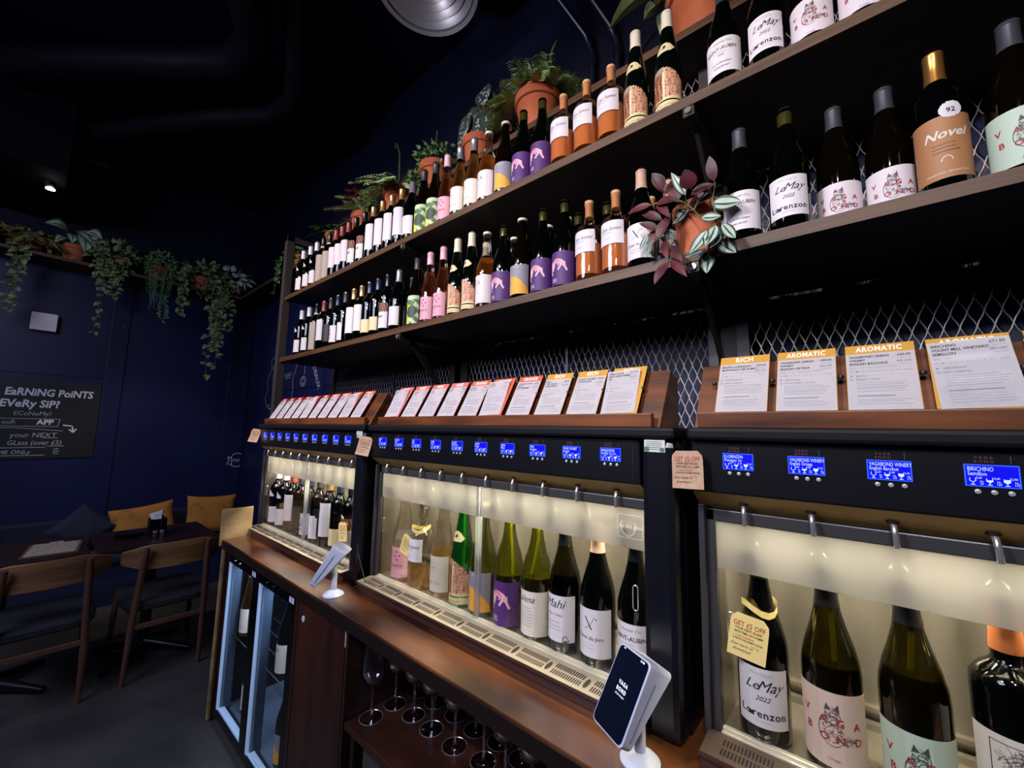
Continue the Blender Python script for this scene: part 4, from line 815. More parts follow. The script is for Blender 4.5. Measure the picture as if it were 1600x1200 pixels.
# ---------------------------------------------------------------- wine glasses in the niche
GLS = thin_glass('drinking_glass', (.96, .97, 1.0), .10, .01)
def wine_glass(loc, label):
    t = thing('wine_glass', label, 'wine glass', (0, 0, 0), 'wine glasses standing in the niche')
    MB().lathe([(0, .004), (.006, .006), (.022, .0025), (.036, .0012), (.037, 0), (.0362, -.0), (.0, .0002)], 36, caps=False).build('foot', GLS, t, smooth=True)
    MB().lathe([(.0075, .004), (.0045, .012), (.0036, .030), (.0035, .075), (.0045, .092), (.0075, .098), (.003, .1)], 14, caps=False).build('stem', GLS, t, smooth=True)
    MB().lathe([(.002, .098), (.016, .103), (.032, .118), (.0405, .142), (.0415, .160), (.038, .195), (.0335, .232), (.0328, .232), (.0373, .195), (.0407, .160), (.0397, .142), (.031, .119), (.015, .1045), (0, .1)], 36, caps=False).build('bowl', GLS, t, smooth=True)
    MB().lathe([(.0372, .0), (.0376, .0012), (.0366, .0018), (.036, .0012)], 36, caps=False).build('foot_rim', mat('glass_rim', '#c8ccd8', .1, .7), t, smooth=True)
    t.location = loc; return t
G = [(-1.273, .81), (-1.273, .90), (-1.181, .909), (-1.268, .992), (-1.088, .909), (-1.179, .997), (-.981, .910), (-1.078, 1.002), (-.983, .999), (-.878, .927), (-.893, 1.011), (-.802, 1.005), (-.785, .915), (-.705, 1.0), (-.69, .91)]
g0 = None; rows = {0: 'nearest', 1: 'middle', 2: 'rear'}; seen = {}
for x, y in G:
    r_ = 0 if y < .85 else (1 if y < .96 else 2); n_ = seen[r_] = seen.get(r_, 0)+1
    lb = 'wine glass standing alone nearest the niche opening, its whole bowl visible' if r_ == 0 else 'clear wine glass in the %s row of the niche, %s from the left' % (rows[r_], ORD[n_-1])
    if g0 is None: g0 = wine_glass((x, y, .5675), lb)
    else: dup(g0, (x, y, .5675), lb, g0['group'])

# ---------------------------------------------------------------- payment terminals
def terminal(loc, hc, yaw, tilt, label, w_=.037, h_=.078):
    t = thing('payment_terminal', label, 'payment terminal', loc)
    b = MB().lathe([(0, 0), (.036, 0), (.0365, .004), (.030, .010), (.012, .020), (.0, .022)], 32, loc); b.build('base', M_plastic, t, smooth=True)
    b = MB().tube([(loc[0], loc[1], loc[2]+.012), (loc[0], loc[1], loc[2]+.075), (hc[0]*.5+loc[0]*.5, hc[1]*.5+loc[1]*.5+.012, hc[2]-.010)], .0105, 20); b.build('stand_post', M_plastic, t, smooth=True)
    # head: wedge body, local x = width, y = thickness (front at -y), z = height
    M = Matrix.Translation(Vector(hc)) @ Matrix.Rotation(yaw, 4, 'Z') @ Matrix.Rotation(tilt, 4, 'X')
    TH = .036
    def rr(wx, hz, y, rad=.010, n=5):
        out = []
        for cx, cz, a0 in ((wx-rad, hz-rad, 0), (-wx+rad, hz-rad, 90), (-wx+rad, -hz+rad, 180), (wx-rad, -hz+rad, 270)):
            out += [(cx+rad*math.cos(R(a0+90*i/n)), y, cz+rad*math.sin(R(a0+90*i/n))) for i in range(n+1)]
        return out
    L0 = rr(w_, h_, -.010); N = len(L0)
    rings_ = [rr(w_-.0015, h_-.0015, -.0115), L0, rr(w_, h_, .004)]
    back = [(x, y+(.008+TH*(z/h_+1)/2), z*.97) for x, y, z in rr(w_-.003, h_-.002, .004)]
    rings_.append([(x, y+(.005+TH*(z/h_+1)/2), z) for x, y, z in rr(w_, h_, .004)]); rings_.append(back)
    b = MB(); vs = [p for q in rings_ for p in q]; fs = []
    for j in range(len(rings_)-1):
        for i in range(N): a, c_ = j*N+i, j*N+(i+1) % N; fs.append((a, a+N, c_+N, c_))
    fs.append(tuple(range(N))); fs.append(tuple((len(rings_)-1)*N+i for i in reversed(range(N)))); b.add(vs, fs)
    b.xf(M); hd = b.build('terminal_body', M_plastic, t, smooth=True)
    b = MB().add(rr(w_-.003, h_-.003, -.0118, .009), [tuple(range(N))], 0)
    it = [('t', 'VAGA', 0, .010, .0095, 1, {'bold': .03, 'space': 1.35, 'w': .8}), ('t', 'BOND', 0, -.001, .0095, 1, {'bold': .03, 'space': 1.35, 'w': .8}), ('t', 'drink better', 0, -.008, .0052, 1, {'shear': .4}), ('r', -.030, .066, -.025, .068, 1), ('r', .020, .064, .023, .067, 1), ('r', .025, .064, .030, .067, 1)]
    deco(b, it, lambda u, v, L=0: (u, -.0118-L, v)); b.xf(M); b.build('touch_screen', [mat('dark_screen', '#04060e', .1, emit=(.002, .003, .012), es=1), mat('screen_white', '#e8e8f0', .4, emit=(.9, .9, 1), es=.8)], hd)
    b = MB().tube([M @ Vector(p) for p in ((w_+.0006, .012, h_*.62), (w_+.0006, .006, -.02), (w_+.0006, .003, -h_*.78))], .0011, 6); b.build('edge_line', mat('blue_grey_line', '#5a6482', .5), hd)
    return t
terminal((-1.506, .774, ZC0), (-1.534, .757, 1.002), R(-44), R(-29), 'white card payment terminal on a round stand, seen edge-on before the left dispenser')
terminal((-.354, .797, ZC0), (-.372, .776, 1.014), R(-27), R(-29.5), 'white card payment terminal with a dark lettered screen, nearest on the worktop', .0445, .0725)
b = MB().tube([(-1.47, .83, .915), (-1.44, .86, .935), (-1.50, .86, 1.02), (-1.53, .87, 1.05)], .0016, 6); tag(b.build('power_cable', M_rubber, origin=(-1.47, .83, .9)), 'thin black cable looping up behind the left payment terminal', 'cable')

# ---------------------------------------------------------------- tables, chairs, bench
def table(x0, y0, x1, y1, label):
    t = thing('dining_table', label, 'table', ((x0+x1)/2, (y0+y1)/2, 0)); cx, cy = (x0+x1)/2, (y0+y1)/2
    MB().box((x0, y0, .722), (x1, y1, .75)).build('tabletop', M_table, t, bevel=.004)
    MB().lathe([(.034, .06), (.030, .10), (.030, .72)], 20, (cx, cy, 0)).build('pedestal', M_black, t, smooth=True)
    b = MB()
    for a in (45, 135, 225, 315):
        e = Vector((cx+.30*math.cos(R(a)), cy+.30*math.sin(R(a)), .022)); b.tube([(cx, cy, .065), (cx+.15*math.cos(R(a)), cy+.15*math.sin(R(a)), .045), e], [.034, .026, .018], 10)
    b.build('pedestal_foot', M_black, t, smooth=True)
    return t
table(-4.03, .325, -3.44, .915, 'dark square table by the cabinet end, carrying the cutlery holder')
table(-4.06, -.35, -3.47, .295, 'dark square table with a clipboard menu on it')
def chair(cy, label, dx=0.):
    t = thing('dining_chair', label, 'chair', (-3.45+dx, cy, 0), 'walnut chairs at the tables')
    X = lambda v: v+dx
    for s in (-1, 1):
        MB().tube([(X(-3.315), cy+s*.178, 0), (X(-3.285), cy+s*.170, .33), (X(-3.235), cy+s*.152, .70), (X(-3.212), cy+s*.146, .780)], [.0115, .017, .0165, .013], 16).build('rear_leg', M_chairleg, t, smooth=True)
        MB().tube([(X(-3.745), cy+s*.205, 0), (X(-3.72), cy+s*.190, .44)], [.011, .017], 16).build('front_leg', M_chairleg, t, smooth=True)
    b = MB(); n = 16
    top = []; 
    for i in range(n+1):
        q = -1+2*i/n; y = cy+q*.245; x = X(-3.235)-.085*q*q*1.0-.004
        zt = .792-.030*max(0, abs(q)-.55)/.45-.006*q*q; zb = .648+.035*max(0, abs(q)-.6)/.4
        top.append((x, y, zb, zt))
    vs = []
    for x, y, zb, zt in top: vs += [(x-.006, y, zb), (x+.010, y, zb), (x+.018, y, zt), (x+.002, y, zt)]
    fs = [(0, 1, 2, 3), tuple(n*4+i for i in (3, 2, 1, 0))]
    for i in range(n):
        for k in range(4): a = i*4+k; c_ = i*4+(k+1) % 4; fs.append((a, a+4, c_+4, c_))
    b.add(vs, fs); b.build('backrest', M_chair, t, smooth=True, bevel=.003)
    b = MB().beam((X(-3.283), cy-.168, .325), (X(-3.283), cy+.168, .325), .014, .030); b.build('stretcher', M_chairleg, t, bevel=.004)
    for s in (-1, 1): MB().beam((X(-3.285), cy+s*.168, .40), (X(-3.72), cy+s*.19, .40), .018, .035).build('side_rail', M_chairleg, t, bevel=.003)
    b = MB(); P = []
    for zz, sc in ((.405, .90), (.418, .99), (.445, 1.0), (.462, .93)):
        P.append([(X(-3.50)+.23*sc*math.copysign(abs(math.cos(R(a)))**.45, math.cos(R(a))), cy+.215*sc*math.copysign(abs(math.sin(R(a)))**.45, math.sin(R(a))), zz) for a in range(0, 360, 12)])
    N = len(P[0]); fs = []
    for j in range(3):
        for i in range(N): fs.append((j*N+i, j*N+(i+1) % N, (j+1)*N+(i+1) % N, (j+1)*N+i))
    fs.append(tuple(3*N+i for i in range(N))); fs.append(tuple(reversed(range(N)))); b.add([p for q in P for p in q], fs); b.build('seat', M_greyfab, t, smooth=True)
    return t
chair(.655, 'walnut chair with a curved backrest beside the cabinet, right one of the two')
chair(.128, 'walnut chair with a curved backrest at the clipboard table, left one of the two', .01)
t = thing('bench', 'dark blue upholstered bench running along the far wall behind the tables', 'bench', (-5.0, .3, 0))
MB().box((-5.45, -1.5, .0), (-4.85, 1.55, .34)).build('bench_base', mat('navy_bench_paint', (.005, .008, .04), .6), t)
MB().box((-5.47, -1.5, .34), (-4.80, 1.55, .41)).build('seat', M_blueq, t, bevel=.02)
MB().box((-5.49, -1.5, .41), (-5.40, 1.55, .64)).build('backrest', M_blueq, t, bevel=.02)
def cushion(c, w_, h_, lean, yaw, m, label, roll=0, th=.07):
    b = MB(); n = 14; vs = []; fs = []
    for side in (1, -1):
        for j in range(n+1):
            for i in range(n+1):
                u = -1+2*i/n; v = -1+2*j/n; e = (1-u**4)*(1-v**4)
                pu = u*(1-.10*(1-v*v)*0+(-.07*(1-v*v))); pv = v*(1-.10*(1-u*u))
                d = th*max(0, e)**.45*(1+.12*math.sin(5*u+3*v)); vs.append((pu*w_/2, -side*d*.8, pv*h_/2))
    N = (n+1)**2
    for j in range(n):
        for i in range(n):
            a = j*(n+1)+i; fs.append((a, a+1, a+n+2, a+n+1)); fs.append((N+a+n+1, N+a+n+2, N+a+1, N+a))
    b.add(vs, fs); M = Matrix.Translation(c) @ Matrix.Rotation(yaw, 4, 'Z') @ Matrix.Rotation(lean, 4, 'X') @ Matrix.Rotation(roll, 4, 'Y'); b.xf(M)
    tag(b.build('cushion', m, smooth=True, origin=c), label, 'cushion', 'cushions on the bench')
YAW = R(90)
cushion((-5.16, .76, .600), .46, .30, R(-14), YAW, M_mustard, 'mustard cushion with a darker creased patch, behind the cutlery holder', R(-7))
cushion((-5.10, 1.27, .605), .42, .38, R(-14), YAW, M_mustard, 'mustard cushion in the corner behind the plywood panel', R(3))
cushion((-5.12, .36, .600), .31, .31, R(-16), YAW, M_blueq, 'dark blue cushion standing on its corner between the clipboard and mustard cushion', R(45), .05)
cushion((-5.12, -.40, .590), .44, .34, R(-14), YAW, M_mustard, 'mustard cushion at the left edge of the picture', R(-4))
# things on the tables
t = thing('clipboard_menu', 'clipboard with a pale menu sheet lying on the left table', 'clipboard', (-3.72, .14, .7505))
def quadslab(p, z0, z1): return MB().hexa([(x, y, z0) for x, y in p]+[(x, y, z1) for x, y in p])
quadslab([(-3.556, .022), (-3.543, .248), (-3.868, .286), (-3.905, .062)], .7505, .7545).build('backing_board', mat('kraft_board', '#6b4a2c', .6), t)
quadslab([(-3.572, .035), (-3.558, .235), (-3.845, .272), (-3.885, .076)], .7546, .7556).build('menu_sheet', mat('menu_paper', '#b5a996', .7, noise=('#8c8172', (55, 55, 1), 4, .45, .6)), t)
MB().tube([(-3.868, .14, .758), (-3.862, .20, .760)], .006, 10).build('clip', M_chrome, t, smooth=True)
t = thing('cutlery_holder', 'black square cutlery holder with folded white napkin on the right table', 'cutlery holder', (-3.70, .62, .7505))
MB().box((-3.745, .575, .7505), (-3.655, .665, .865)).build('holder_box', M_blackgloss, t, bevel=.004)
MB().hexa([(-3.70, .59, .85), (-3.66, .60, .85), (-3.66, .64, .85), (-3.71, .645, .85), (-3.71, .572, .895), (-3.655, .59, .905), (-3.655, .632, .915), (-3.715, .648, .915)]).build('napkin', M_white, t)
for k in range(3): MB().tube([(-3.675+.01*k, .612+.012*k, .80), (-3.672+.01*k, .610+.012*k, .893)], .004, 8).build('cutlery_handle', M_steel, t, smooth=True)
for k in range(4):
    q = MB().lathe([(0, 0), (.050, 0), (.074, .007), (.072, .008), (.048, .002), (0, .002)], 32, (-3.79, .49, .7505+k*.0055), caps=False)
    tag(q.build('side_plate', mat('dark_stoneware', '#14151c', .25), smooth=True, origin=(-3.79, .49, .7505+k*.0055)), 'dark side plate stacked left of the cutlery holder, %s from the bottom' % ORD[k], 'plate', 'stack of dark side plates')
for k, (x, y) in enumerate(((-3.62, .600), (-3.615, .635))):
    t = thing('salt_shaker', 'tiny glass shaker before the cutlery holder, %s one' % ('left', 'right')[k], 'shaker', (x, y, .7505)); OFF[t.name] = Vector((x, y, .7505))
    MB().lathe([(0, 0), (.012, 0), (.011, .035), (0, .036)], 16, (x, y, .7505)).build('glass_jar', GLS, t, smooth=True); MB().lathe([(0, .035), (.0125, .035), (.0115, .047), (0, .05)], 16, (x, y, .7505)).build('metal_cap', M_chrome, t, smooth=True)

# ---------------------------------------------------------------- far wall: blackboard, box, chalk drawings
def farw(u, v, L=0): return (XF+.012+L, u, v)
b = MB().box((XF+.001, -.75, 1.185), (XF+.014, .392, 1.862), 0)
F = lambda u, v, L=0: (XF+.0142+L, u, v)
O = {'align': 'LEFT'}
it = [('t', "EaRNiNG PoiNTS", -.185, 1.728, .088, 1, {'align': 'LEFT', 'bold': .03, 'shear': .1, 'w': .80}), ('t', 'EARN', -.55, 1.728, .088, 1, {'align': 'LEFT', 'bold': .03}), ('t', 'EVeRy SiP?', -.205, 1.628, .088, 1, {'align': 'LEFT', 'bold': .03, 'shear': .1, 'w': .88}), ('t', 'ON', -.36, 1.628, .088, 1, {'align': 'LEFT', 'bold': .03}),
      ('t', 'iN THiS', -.345, 1.555, .044, 2, {'align': 'LEFT', 'shear': .1}), ('t', 'ECoNoMy?', -.120, 1.555, .052, 2, {'align': 'LEFT', 'shear': .1, 'w': .9}), ('t', 'DoWNLoaD ouR', -.44, 1.482, .048, 2, {'align': 'LEFT', 'w': .98}), ('t', 'APP', .02, 1.480, .058, 1, {'align': 'LEFT', 'bold': .04}),
      ('l', [(-.5, 1.525), (.155, 1.528), (.145, 1.462), (-.5, 1.464), (-.5, 1.525)], .004, 2), ('l', [(-.5, 1.445), (-.1, 1.448), (.18, 1.424)], .004, 2), ('l', [(.18, 1.475), (.235, 1.468), (.245, 1.42)], .010, 1), ('l', [(.22, 1.438), (.245, 1.41), (.262, 1.442)], .009, 1),
      ('t', 'your NEXT', -.12, 1.368, .056, 2, {'align': 'LEFT', 'shear': .1}), ('t', 'GLass (over £5)', -.13, 1.302, .056, 2, {'align': 'LEFT', 'shear': .1, 'w': .86}), ('t', 'OFF', -.35, 1.33, .1, 1, {'align': 'LEFT'}), ('t', 'LiMiTED TiME ONLy', -.375, 1.225, .046, 2, {'align': 'LEFT', 'shear': .1, 'w': .95}), ('l', [(-.5, 1.275), (.09, 1.280)], .004, 2), ('l', [(-.5, 1.212), (.09, 1.212)], .004, 2),
      ('l', [(.14, 1.262), (.17, 1.268)], .005, 2), ('l', [(.14, 1.245), (.175, 1.245)], .005, 2), ('l', [(.14, 1.228), (.17, 1.222)], .005, 2), ('l', [(.065, 1.362), (.155, 1.362)], .004, 2), ('l', [(.1, 1.29), (.2, 1.29)], .004, 2), ('l', [(-.22, 1.39), (-.19, 1.40)], .005, 2), ('l', [(-.22, 1.365), (-.185, 1.365)], .005, 2)]
deco(b, it, F, .0006); tag(b.build('blackboard', [M_board_black, mat('chalk_paint', '#e8e8ea', .7), M_chalk], origin=(XF, 0, 1.5)), 'blackboard on the far wall lettered by hand about earning points', 'blackboard')
b = MB().box((XF+.001, -.105, 2.30), (XF+.075, .052, 2.455)); tag(b.build('wall_box', mat('pale_box', '#efe4e6', .6), bevel=.004, origin=(XF, 0, 2.3)), 'small pale square box mounted on the blue far wall below the plants', 'wall box')
for k, (y, z) in enumerate(((.505, 2.65), (.49, 2.45), (1.2, 2.22))):
    b = MB().lathe([(0, 0), (.006, 0), (.005, .004), (0, .005)], 12); b.xf(Matrix.Translation((XF+.018 if y < 1 else XF, y, z)) @ Matrix.Rotation(R(90), 4, 'Y')); tag(b.build('screw_head', M_alu, origin=(XF, y, z)), 'bright screw head on the far wall batten, %s' % ('upper', 'lower', 'near the corner')[k], 'screw')
# chalk banner and map
W = lambda u, v, L=0: (XF+.0125+L, u, v)
b = MB(); deco(b, [('l', [(1.505, 1.145), (1.52, 1.175), (1.56, 1.19), (1.60, 1.178)], .006, 0), ('l', [(1.515, 1.05), (1.55, 1.035), (1.60, 1.045)], .006, 0), ('l', [(1.515, 1.05), (1.505, 1.145)], .006, 0), ('l', [(1.505, 1.14), (1.47, 1.15), (1.485, 1.11), (1.468, 1.07), (1.515, 1.065)], .006, 0), ('t', 'ITALY', 1.558, 1.095, .042, 0, {'w': .7})], W, .0006)
tag(b.build('chalk_banner', [M_chalk], origin=(XF, 1.5, 1.1)), 'small chalk ribbon banner reading ITALY low on the far wall', 'wall lettering')
W2 = lambda u, v, L=0: (u, YW-.0085-L, v)
b = MB(); it = [('l', [(-4.52, 2.33), (-4.66, 2.27), (-4.82, 2.21), (-4.80, 2.10), (-4.90, 2.0), (-4.86, 1.90), (-4.92, 1.80), (-4.84, 1.70), (-4.78, 1.74), (-4.80, 1.68), (-4.72, 1.69), (-4.66, 1.76), (-4.60, 1.80), (-4.62, 1.92), (-4.50, 2.0)], .009, 0),
     ('l', [(-4.02, 2.22), (-4.15, 2.21), (-4.16, 2.06), (-4.22, 1.98), (-4.20, 1.86), (-4.22, 1.78)], .009, 0), ('l', [(-4.30, 1.76), (-4.20, 1.70), (-4.12, 1.62), (-4.10, 1.50)], .009, 0)]
for k, (u, v, s) in enumerate(((-4.72, 2.12, 'LOIRE'), (-4.70, 2.02, 'DAO'), (-4.68, 1.92, 'RIOJA'), (-4.66, 1.84, 'JURA'), (-4.40, 1.58, 'BEAUNE'), (-4.40, 1.52, 'RHONE'), (-4.35, 2.0, 'ALSACE'))): it += [('t', s, u, v, .05, 0), ('l', [(u-.06, v-.015), (u+.06, v-.015)], .006, 0)]
it += [('l', [(-3.96, 2.12), (-3.96, 2.0)], .009, 0), ('l', ring(-3.98, 1.93, .06, .045, 10), .012, 0), ('l', ring(-3.98, 1.93, .03, .025, 8), .01, 0), ('t', 'BORDEAUX', -3.76, 2.0, .075, 0, {'rot': -58, 'bold': .02}), ('t', 'LYON', -3.70, 1.66, .06, 0, {'rot': 55}), ('t', 'COTE D', -3.95, 1.56, .05, 0), ('t', 'BEAUNE', -3.95, 1.50, .05, 0)]
deco(b, it, W2, .0006); tag(b.build('chalk_map', [mat('faint_chalk', '#8a8d9a', .9)], origin=(-4.3, YW, 1.9)), 'chalk drawn map of wine regions on the blue wall behind the rack post', 'wall drawing')

# ---------------------------------------------------------------- ceiling: round fitting, pipes, ducts, track spot
t = thing('ceiling_diffuser', 'round silver ceiling diffuser of stepped concentric rings', 'ceiling diffuser', (-1.505, 1.05, 3.66))
cx, cy, cz = -1.505, 1.05, 3.66
M_ring = mat('satin_ring', '#8a8587', .38, .7)
MB().lathe([(.249, .0), (.260, .012), (.254, .05), (.200, .10), (.130, .14), (.130, .44)], 72, (cx, cy, cz), caps=False).build('outer_cone', M_ring, t, smooth=True)
for r0, r1, z0, z1 in ((.228, .249, .012, .0), (.188, .224, .040, .014), (.150, .186, .052, .026), (.112, .148, .062, .036), (.074, .110, .070, .046), (.0, .072, .078, .055)):
    P = [(r1, z1), (r1-.004, z1+.002), (max(r0+.004, 0), z0-.004), (max(r0, 0), z0+.012)] if r0 else [(r1, z1), (r1*.5, z1+.01), (0, z1+.012)]
    MB().lathe(P, 72, (cx, cy, cz), caps=False).build('ring', M_ring, t, smooth=True)
M_pipe = mat('navy_pipe_paint', (.006, .008, .024), .3)
for k, P in enumerate((((-.893, 1.59, 2.92), (-.895, 1.59, 3.33), (-.915, 1.56, 3.42), (-1.115, 1.20, 3.80), (-1.25, .95, 4.08)), ((-.760, 1.59, 2.92), (-.765, 1.59, 3.30), (-.785, 1.56, 3.38), (-.921, 1.25, 3.66), (-1.15, .85, 4.08)))):
    t = thing('conduit_pipe', 'dark blue pipe rising from the top shelf to the ceiling, %s of the pair' % ('left', 'right')[k], 'pipe', P[0])
    MB().tube(P, .016, 14).build('pipe_run', M_pipe, t, smooth=True); MB().lathe([(.020, 0), (.020, .04)], 16, (P[1][0], P[1][1], P[1][2]-.06)).build('coupling', M_pipe, t, smooth=True)
t = thing('air_duct', 'black painted air duct with bends hanging under the ceiling at the upper left', 'air duct', (-3.0, .5, 3.85))
for P, r in (([(-4.2, -.4, 3.86), (-3.25, .42, 3.86), (-3.0, .62, 3.86), (-2.72, .66, 3.87), (-2.3, .45, 3.88), (-1.9, .1, 3.9)], .10), ([(-4.5, .1, 3.80), (-3.5, .72, 3.80), (-3.25, .92, 3.80), (-2.95, .98, 3.80), (-2.70, .90, 3.84), (-2.3, .7, 4.0)], .07)):
    MB().tube(P, r, 20).build('duct_run', mat('black_duct_paint', (.002, .0025, .006), .6, spec=.2), t, smooth=True)
t = thing('track_spotlight', 'small dark track spotlight with a lit face near the upper left', 'spotlight', (-4.6, -.10, 3.38))
MB().beam((-4.62, -.13, 3.42), (-4.60, -.095, 3.275), .045, .045).build('lamp_head', mat('brown_lamp_metal', '#3a332f', .4, .6), t, bevel=.01)
MB().lathe([(0, 0), (.026, 0), (.026, .006), (0, .006)], 24, (-4.6, -.093, 3.262)).build('lamp_face', mat('lit_lamp_face', '#ffffff', .5, emit=(1, .95, .8), es=12), t)
MB().beam((-4.62, -.13, 3.42), (-4.62, -.13, 3.60), .02, .02).build('lamp_arm', M_steel, t)
MB().box((-4.64, -1.5, 3.60), (-4.60, .2, 3.63)).build('track_rail', M_black, t)

# ---------------------------------------------------------------- plants
LF = {k: mat('leaf_'+k, a, .5, noise=(b_, (22, 22, 22), 2, .35, .7)) for k, a, b_ in (('fern', '#9ab877', '#c2d6a0'), ('dark', '#365c3c', '#557e4c'), ('pothos', '#5c6f42', '#8a9a66'), ('yellow', '#6e6a38', '#908a52'), ('silver', '#9aa69c', '#c2cabf'), ('red', '#4a1c1e', '#6b2f2c'), ('begonia', '#2c3d35', '#3c4d44'), ('fine', '#527848', '#76985f'),
     ('purple', '#35101a', '#682a30'), ('tgreen', '#1d3026', '#2c4636'), ('tsilver', '#8fa596', '#aebfb0'), ('stem', '#4d5a36', '#6a7248'))}
M_spot = mat('leaf_spot_white', '#c9ccc4', .6)
def leaf(mb, p, q, w_, mi=0, up=(0, 0, 1), bend=.15, cols=None, seg=6, point=.75, fold=.12):
    p = Vector(p); q = Vector(q); d = q-p; L = d.length; d.normalize(); s = d.cross(Vector(up))
    if s.length < .1: s = d.cross(Vector((0, 1, 0)))
    s.normalize(); n = s.cross(d); cols = cols or [mi, mi]; K = len(cols); vs = []
    for j in range(seg+1):
        t = j/seg; hw = w_/2*(math.sin(math.pi*min(1, t**point))**.8 if 0 < t < 1 else 0)+.0002
        c = p+d*(L*t)+n*(L*bend*math.sin(math.pi*t))
        for i in range(K+1):
            u = -1+2*i/K; vs.append(tuple(c+s*(hw*u)+n*(hw*fold*abs(u)*2)))
    fs = []; base = len(mb.v); mb.v += vs
    for j in range(seg):
        for i in range(K): a = base+j*(K+1)+i; mb.f.append((a, a+1, a+K+2, a+K+1)); mb.m.append(cols[i])
def pot(t, c, r, h):
    MB().lathe([(0, 0), (r*.68, 0), (r*.90, h*.74), (r*.90, h*.75), (r, h*.76), (r, h), (r*.92, h), (r*.90, h*.9), (0, h*.88)], 36, c, caps=False).build('pot', M_terra, t, smooth=True)
def fern(mb, c, n, L, droop, rng, mi=0, pin=.045, az=(0, 360)):
    for k in range(n):
        a = R(rng.uniform(*az)); e = rng.uniform(.2, 1.15); l = L*rng.uniform(.7, 1.1); P = []
        for j in range(9):
            t = j/8; rr = l*t*math.cos(e)*(1+.2*t); z = l*t*math.sin(e)-droop*l*t*t*rng.uniform(.95, 1.05)
            P.append(Vector((c[0]+rr*math.cos(a), c[1]+rr*math.sin(a), c[2]+z)))
        mb.tube(P, .0012, 4, mi, cap=False)
        for j in range(1, 17):
            t = j/17; i = min(7, int(t*8)); f = t*8-i; q = P[i]*(1-f)+P[i+1]*f; d = (P[i+1]-P[i]).normalized(); s = d.cross(Vector((0, 0, 1))).normalized()
            w_ = pin*math.sin(math.pi*(.15+.85*(1-t)))**.7
            for sg in (-1, 1): leaf(mb, q, q+s*sg*w_+d*w_*.5+Vector((0, 0, -.1*w_)), w_*.36, mi, seg=3, bend=.05, up=(rng.uniform(-.4, .4), -1, .7))
def trail(mb, P0, drop, n, size, rng, mi=0, spread=.05, ax=(0, 1, 0), sm=None):
    ax = Vector(ax)
    for k in range(n):
        p = Vector(P0)+ax*rng.uniform(-spread, spread)+Vector((rng.uniform(-.02, .02),)*1+(0, 0)); l = drop*rng.uniform(.45, 1) if k else drop
        P = [p]; 
        for j in range(1, 11): P.append(P[-1]+ax*rng.uniform(-.012, .012)+Vector((0, 0, -l/10)))
        mb.tube(P, .0014, 4, mi if sm is None else sm, cap=False)
        for j in range(11):
            for r_ in range(2):
                q = P[j]; d = ax*rng.uniform(-1, 1)+Vector((rng.uniform(-.1, .8) if abs(ax.y) > .5 else rng.uniform(-.3, .3), rng.uniform(-.8, .1) if abs(ax.x) > .5 else 0, rng.uniform(-1.0, .2)))
                leaf(mb, q, q+d.normalized()*size*rng.uniform(.7, 1.2), size*.72, mi, up=(rng.uniform(-.4, .4)+abs(ax.y), rng.uniform(-.4, .4)-abs(ax.x), .5), point=.55)
def crown(mb, c, rx, ry, rz_, n, size, rng, mi=0, up=1.):
    for k in range(n):
        v = Vector((rng.gauss(0, 1), rng.gauss(0, 1), rng.gauss(.3, 1)*up)).normalized(); q = rng.uniform(.45, 1)
        p = Vector(c)+Vector((v.x*rx*q, v.y*ry*q, v.z*rz_*q)); d = (v+Vector((rng.uniform(-.5, .5), rng.uniform(-.5, .5), rng.uniform(-.7, .2)))).normalized()
        leaf(mb, p, p+d*size*rng.uniform(.6, 1.2), size*.65, mi, up=(rng.uniform(-1, 1), rng.uniform(-1, 1), 1), point=.55)
def plant(name, label, c, r, h, fn, mats, cat='potted plant', group='plants in terracotta pots on the top shelf'):
    t = thing(name, label, cat, c, group); pot(t, c, r, h); b = MB(); fn(b, Vector((c[0], c[1], c[2]+h*.95)), random.Random(int(abs(c[0]*100+c[1]*10))))
    b.v = [(max(x, XF+.022), min(y, YW-.012), z) for x, y, z in b.v]
    b.build('foliage', mats, t); return t
ZS = 2.9205; YS = 1.475
plant('potted_fern', 'small fern in a terracotta pot on the top shelf, farthest left behind the rack post', (-3.22, YS, ZS), .085, .165, lambda b, c, g: (fern(b, c, 16, .22, .6, g), leaf(b, c, c+Vector((-.14, -.05, .10)), .07)), [LF['dark']])
def f_red(b, c, g):
    for k in range(11):
        a = g.uniform(2.2, 5.2); p = c+Vector((.05*math.cos(a), .05*math.sin(a), .10+.10*g.random())); b.tube([c, p], .003, 5, 0); leaf(b, p, p+Vector((.17*math.cos(a), .10*math.sin(a), -.12+.2*g.random())), .085, 0, point=.6)
    fern(b, c+Vector((.06, 0, 0)), 14, .26, .5, g, 1)
plant('potted_begonia', 'terracotta pot of dark red begonia leaves and green fern on the top shelf', (-2.80, YS, ZS), .088, .185, f_red, [LF['red'], LF['fern'], M_spot])
def f_c(b, c, g):
    fern(b, c, 34, .30, .75, g, 0); P = [c, c+Vector((0, 0, .15)), c+Vector((-.01, 0, .30)), c+Vector((-.045, 0, .38)), c+Vector((-.07, 0, .40)), c+Vector((-.075, 0, .375)), c+Vector((-.055, 0, .365))]; b.tube(P, .006, 6, 1)
plant('potted_fern', 'green fern with one tall curled stem in a terracotta pot on the top shelf', (-2.335, YS, ZS), .100, .200, f_c, [LF['fern'], LF['stem']])
def f_d(b, c, g):
    crown(b, c+Vector((0, 0, .05)), .16, .12, .10, 260, .035, g, 0); crown(b, c+Vector((-.16, 0, -.02)), .10, .08, .08, 110, .032, g, 0); b.tube([c, c+Vector((0, 0, .26))], .004, 5, 1)
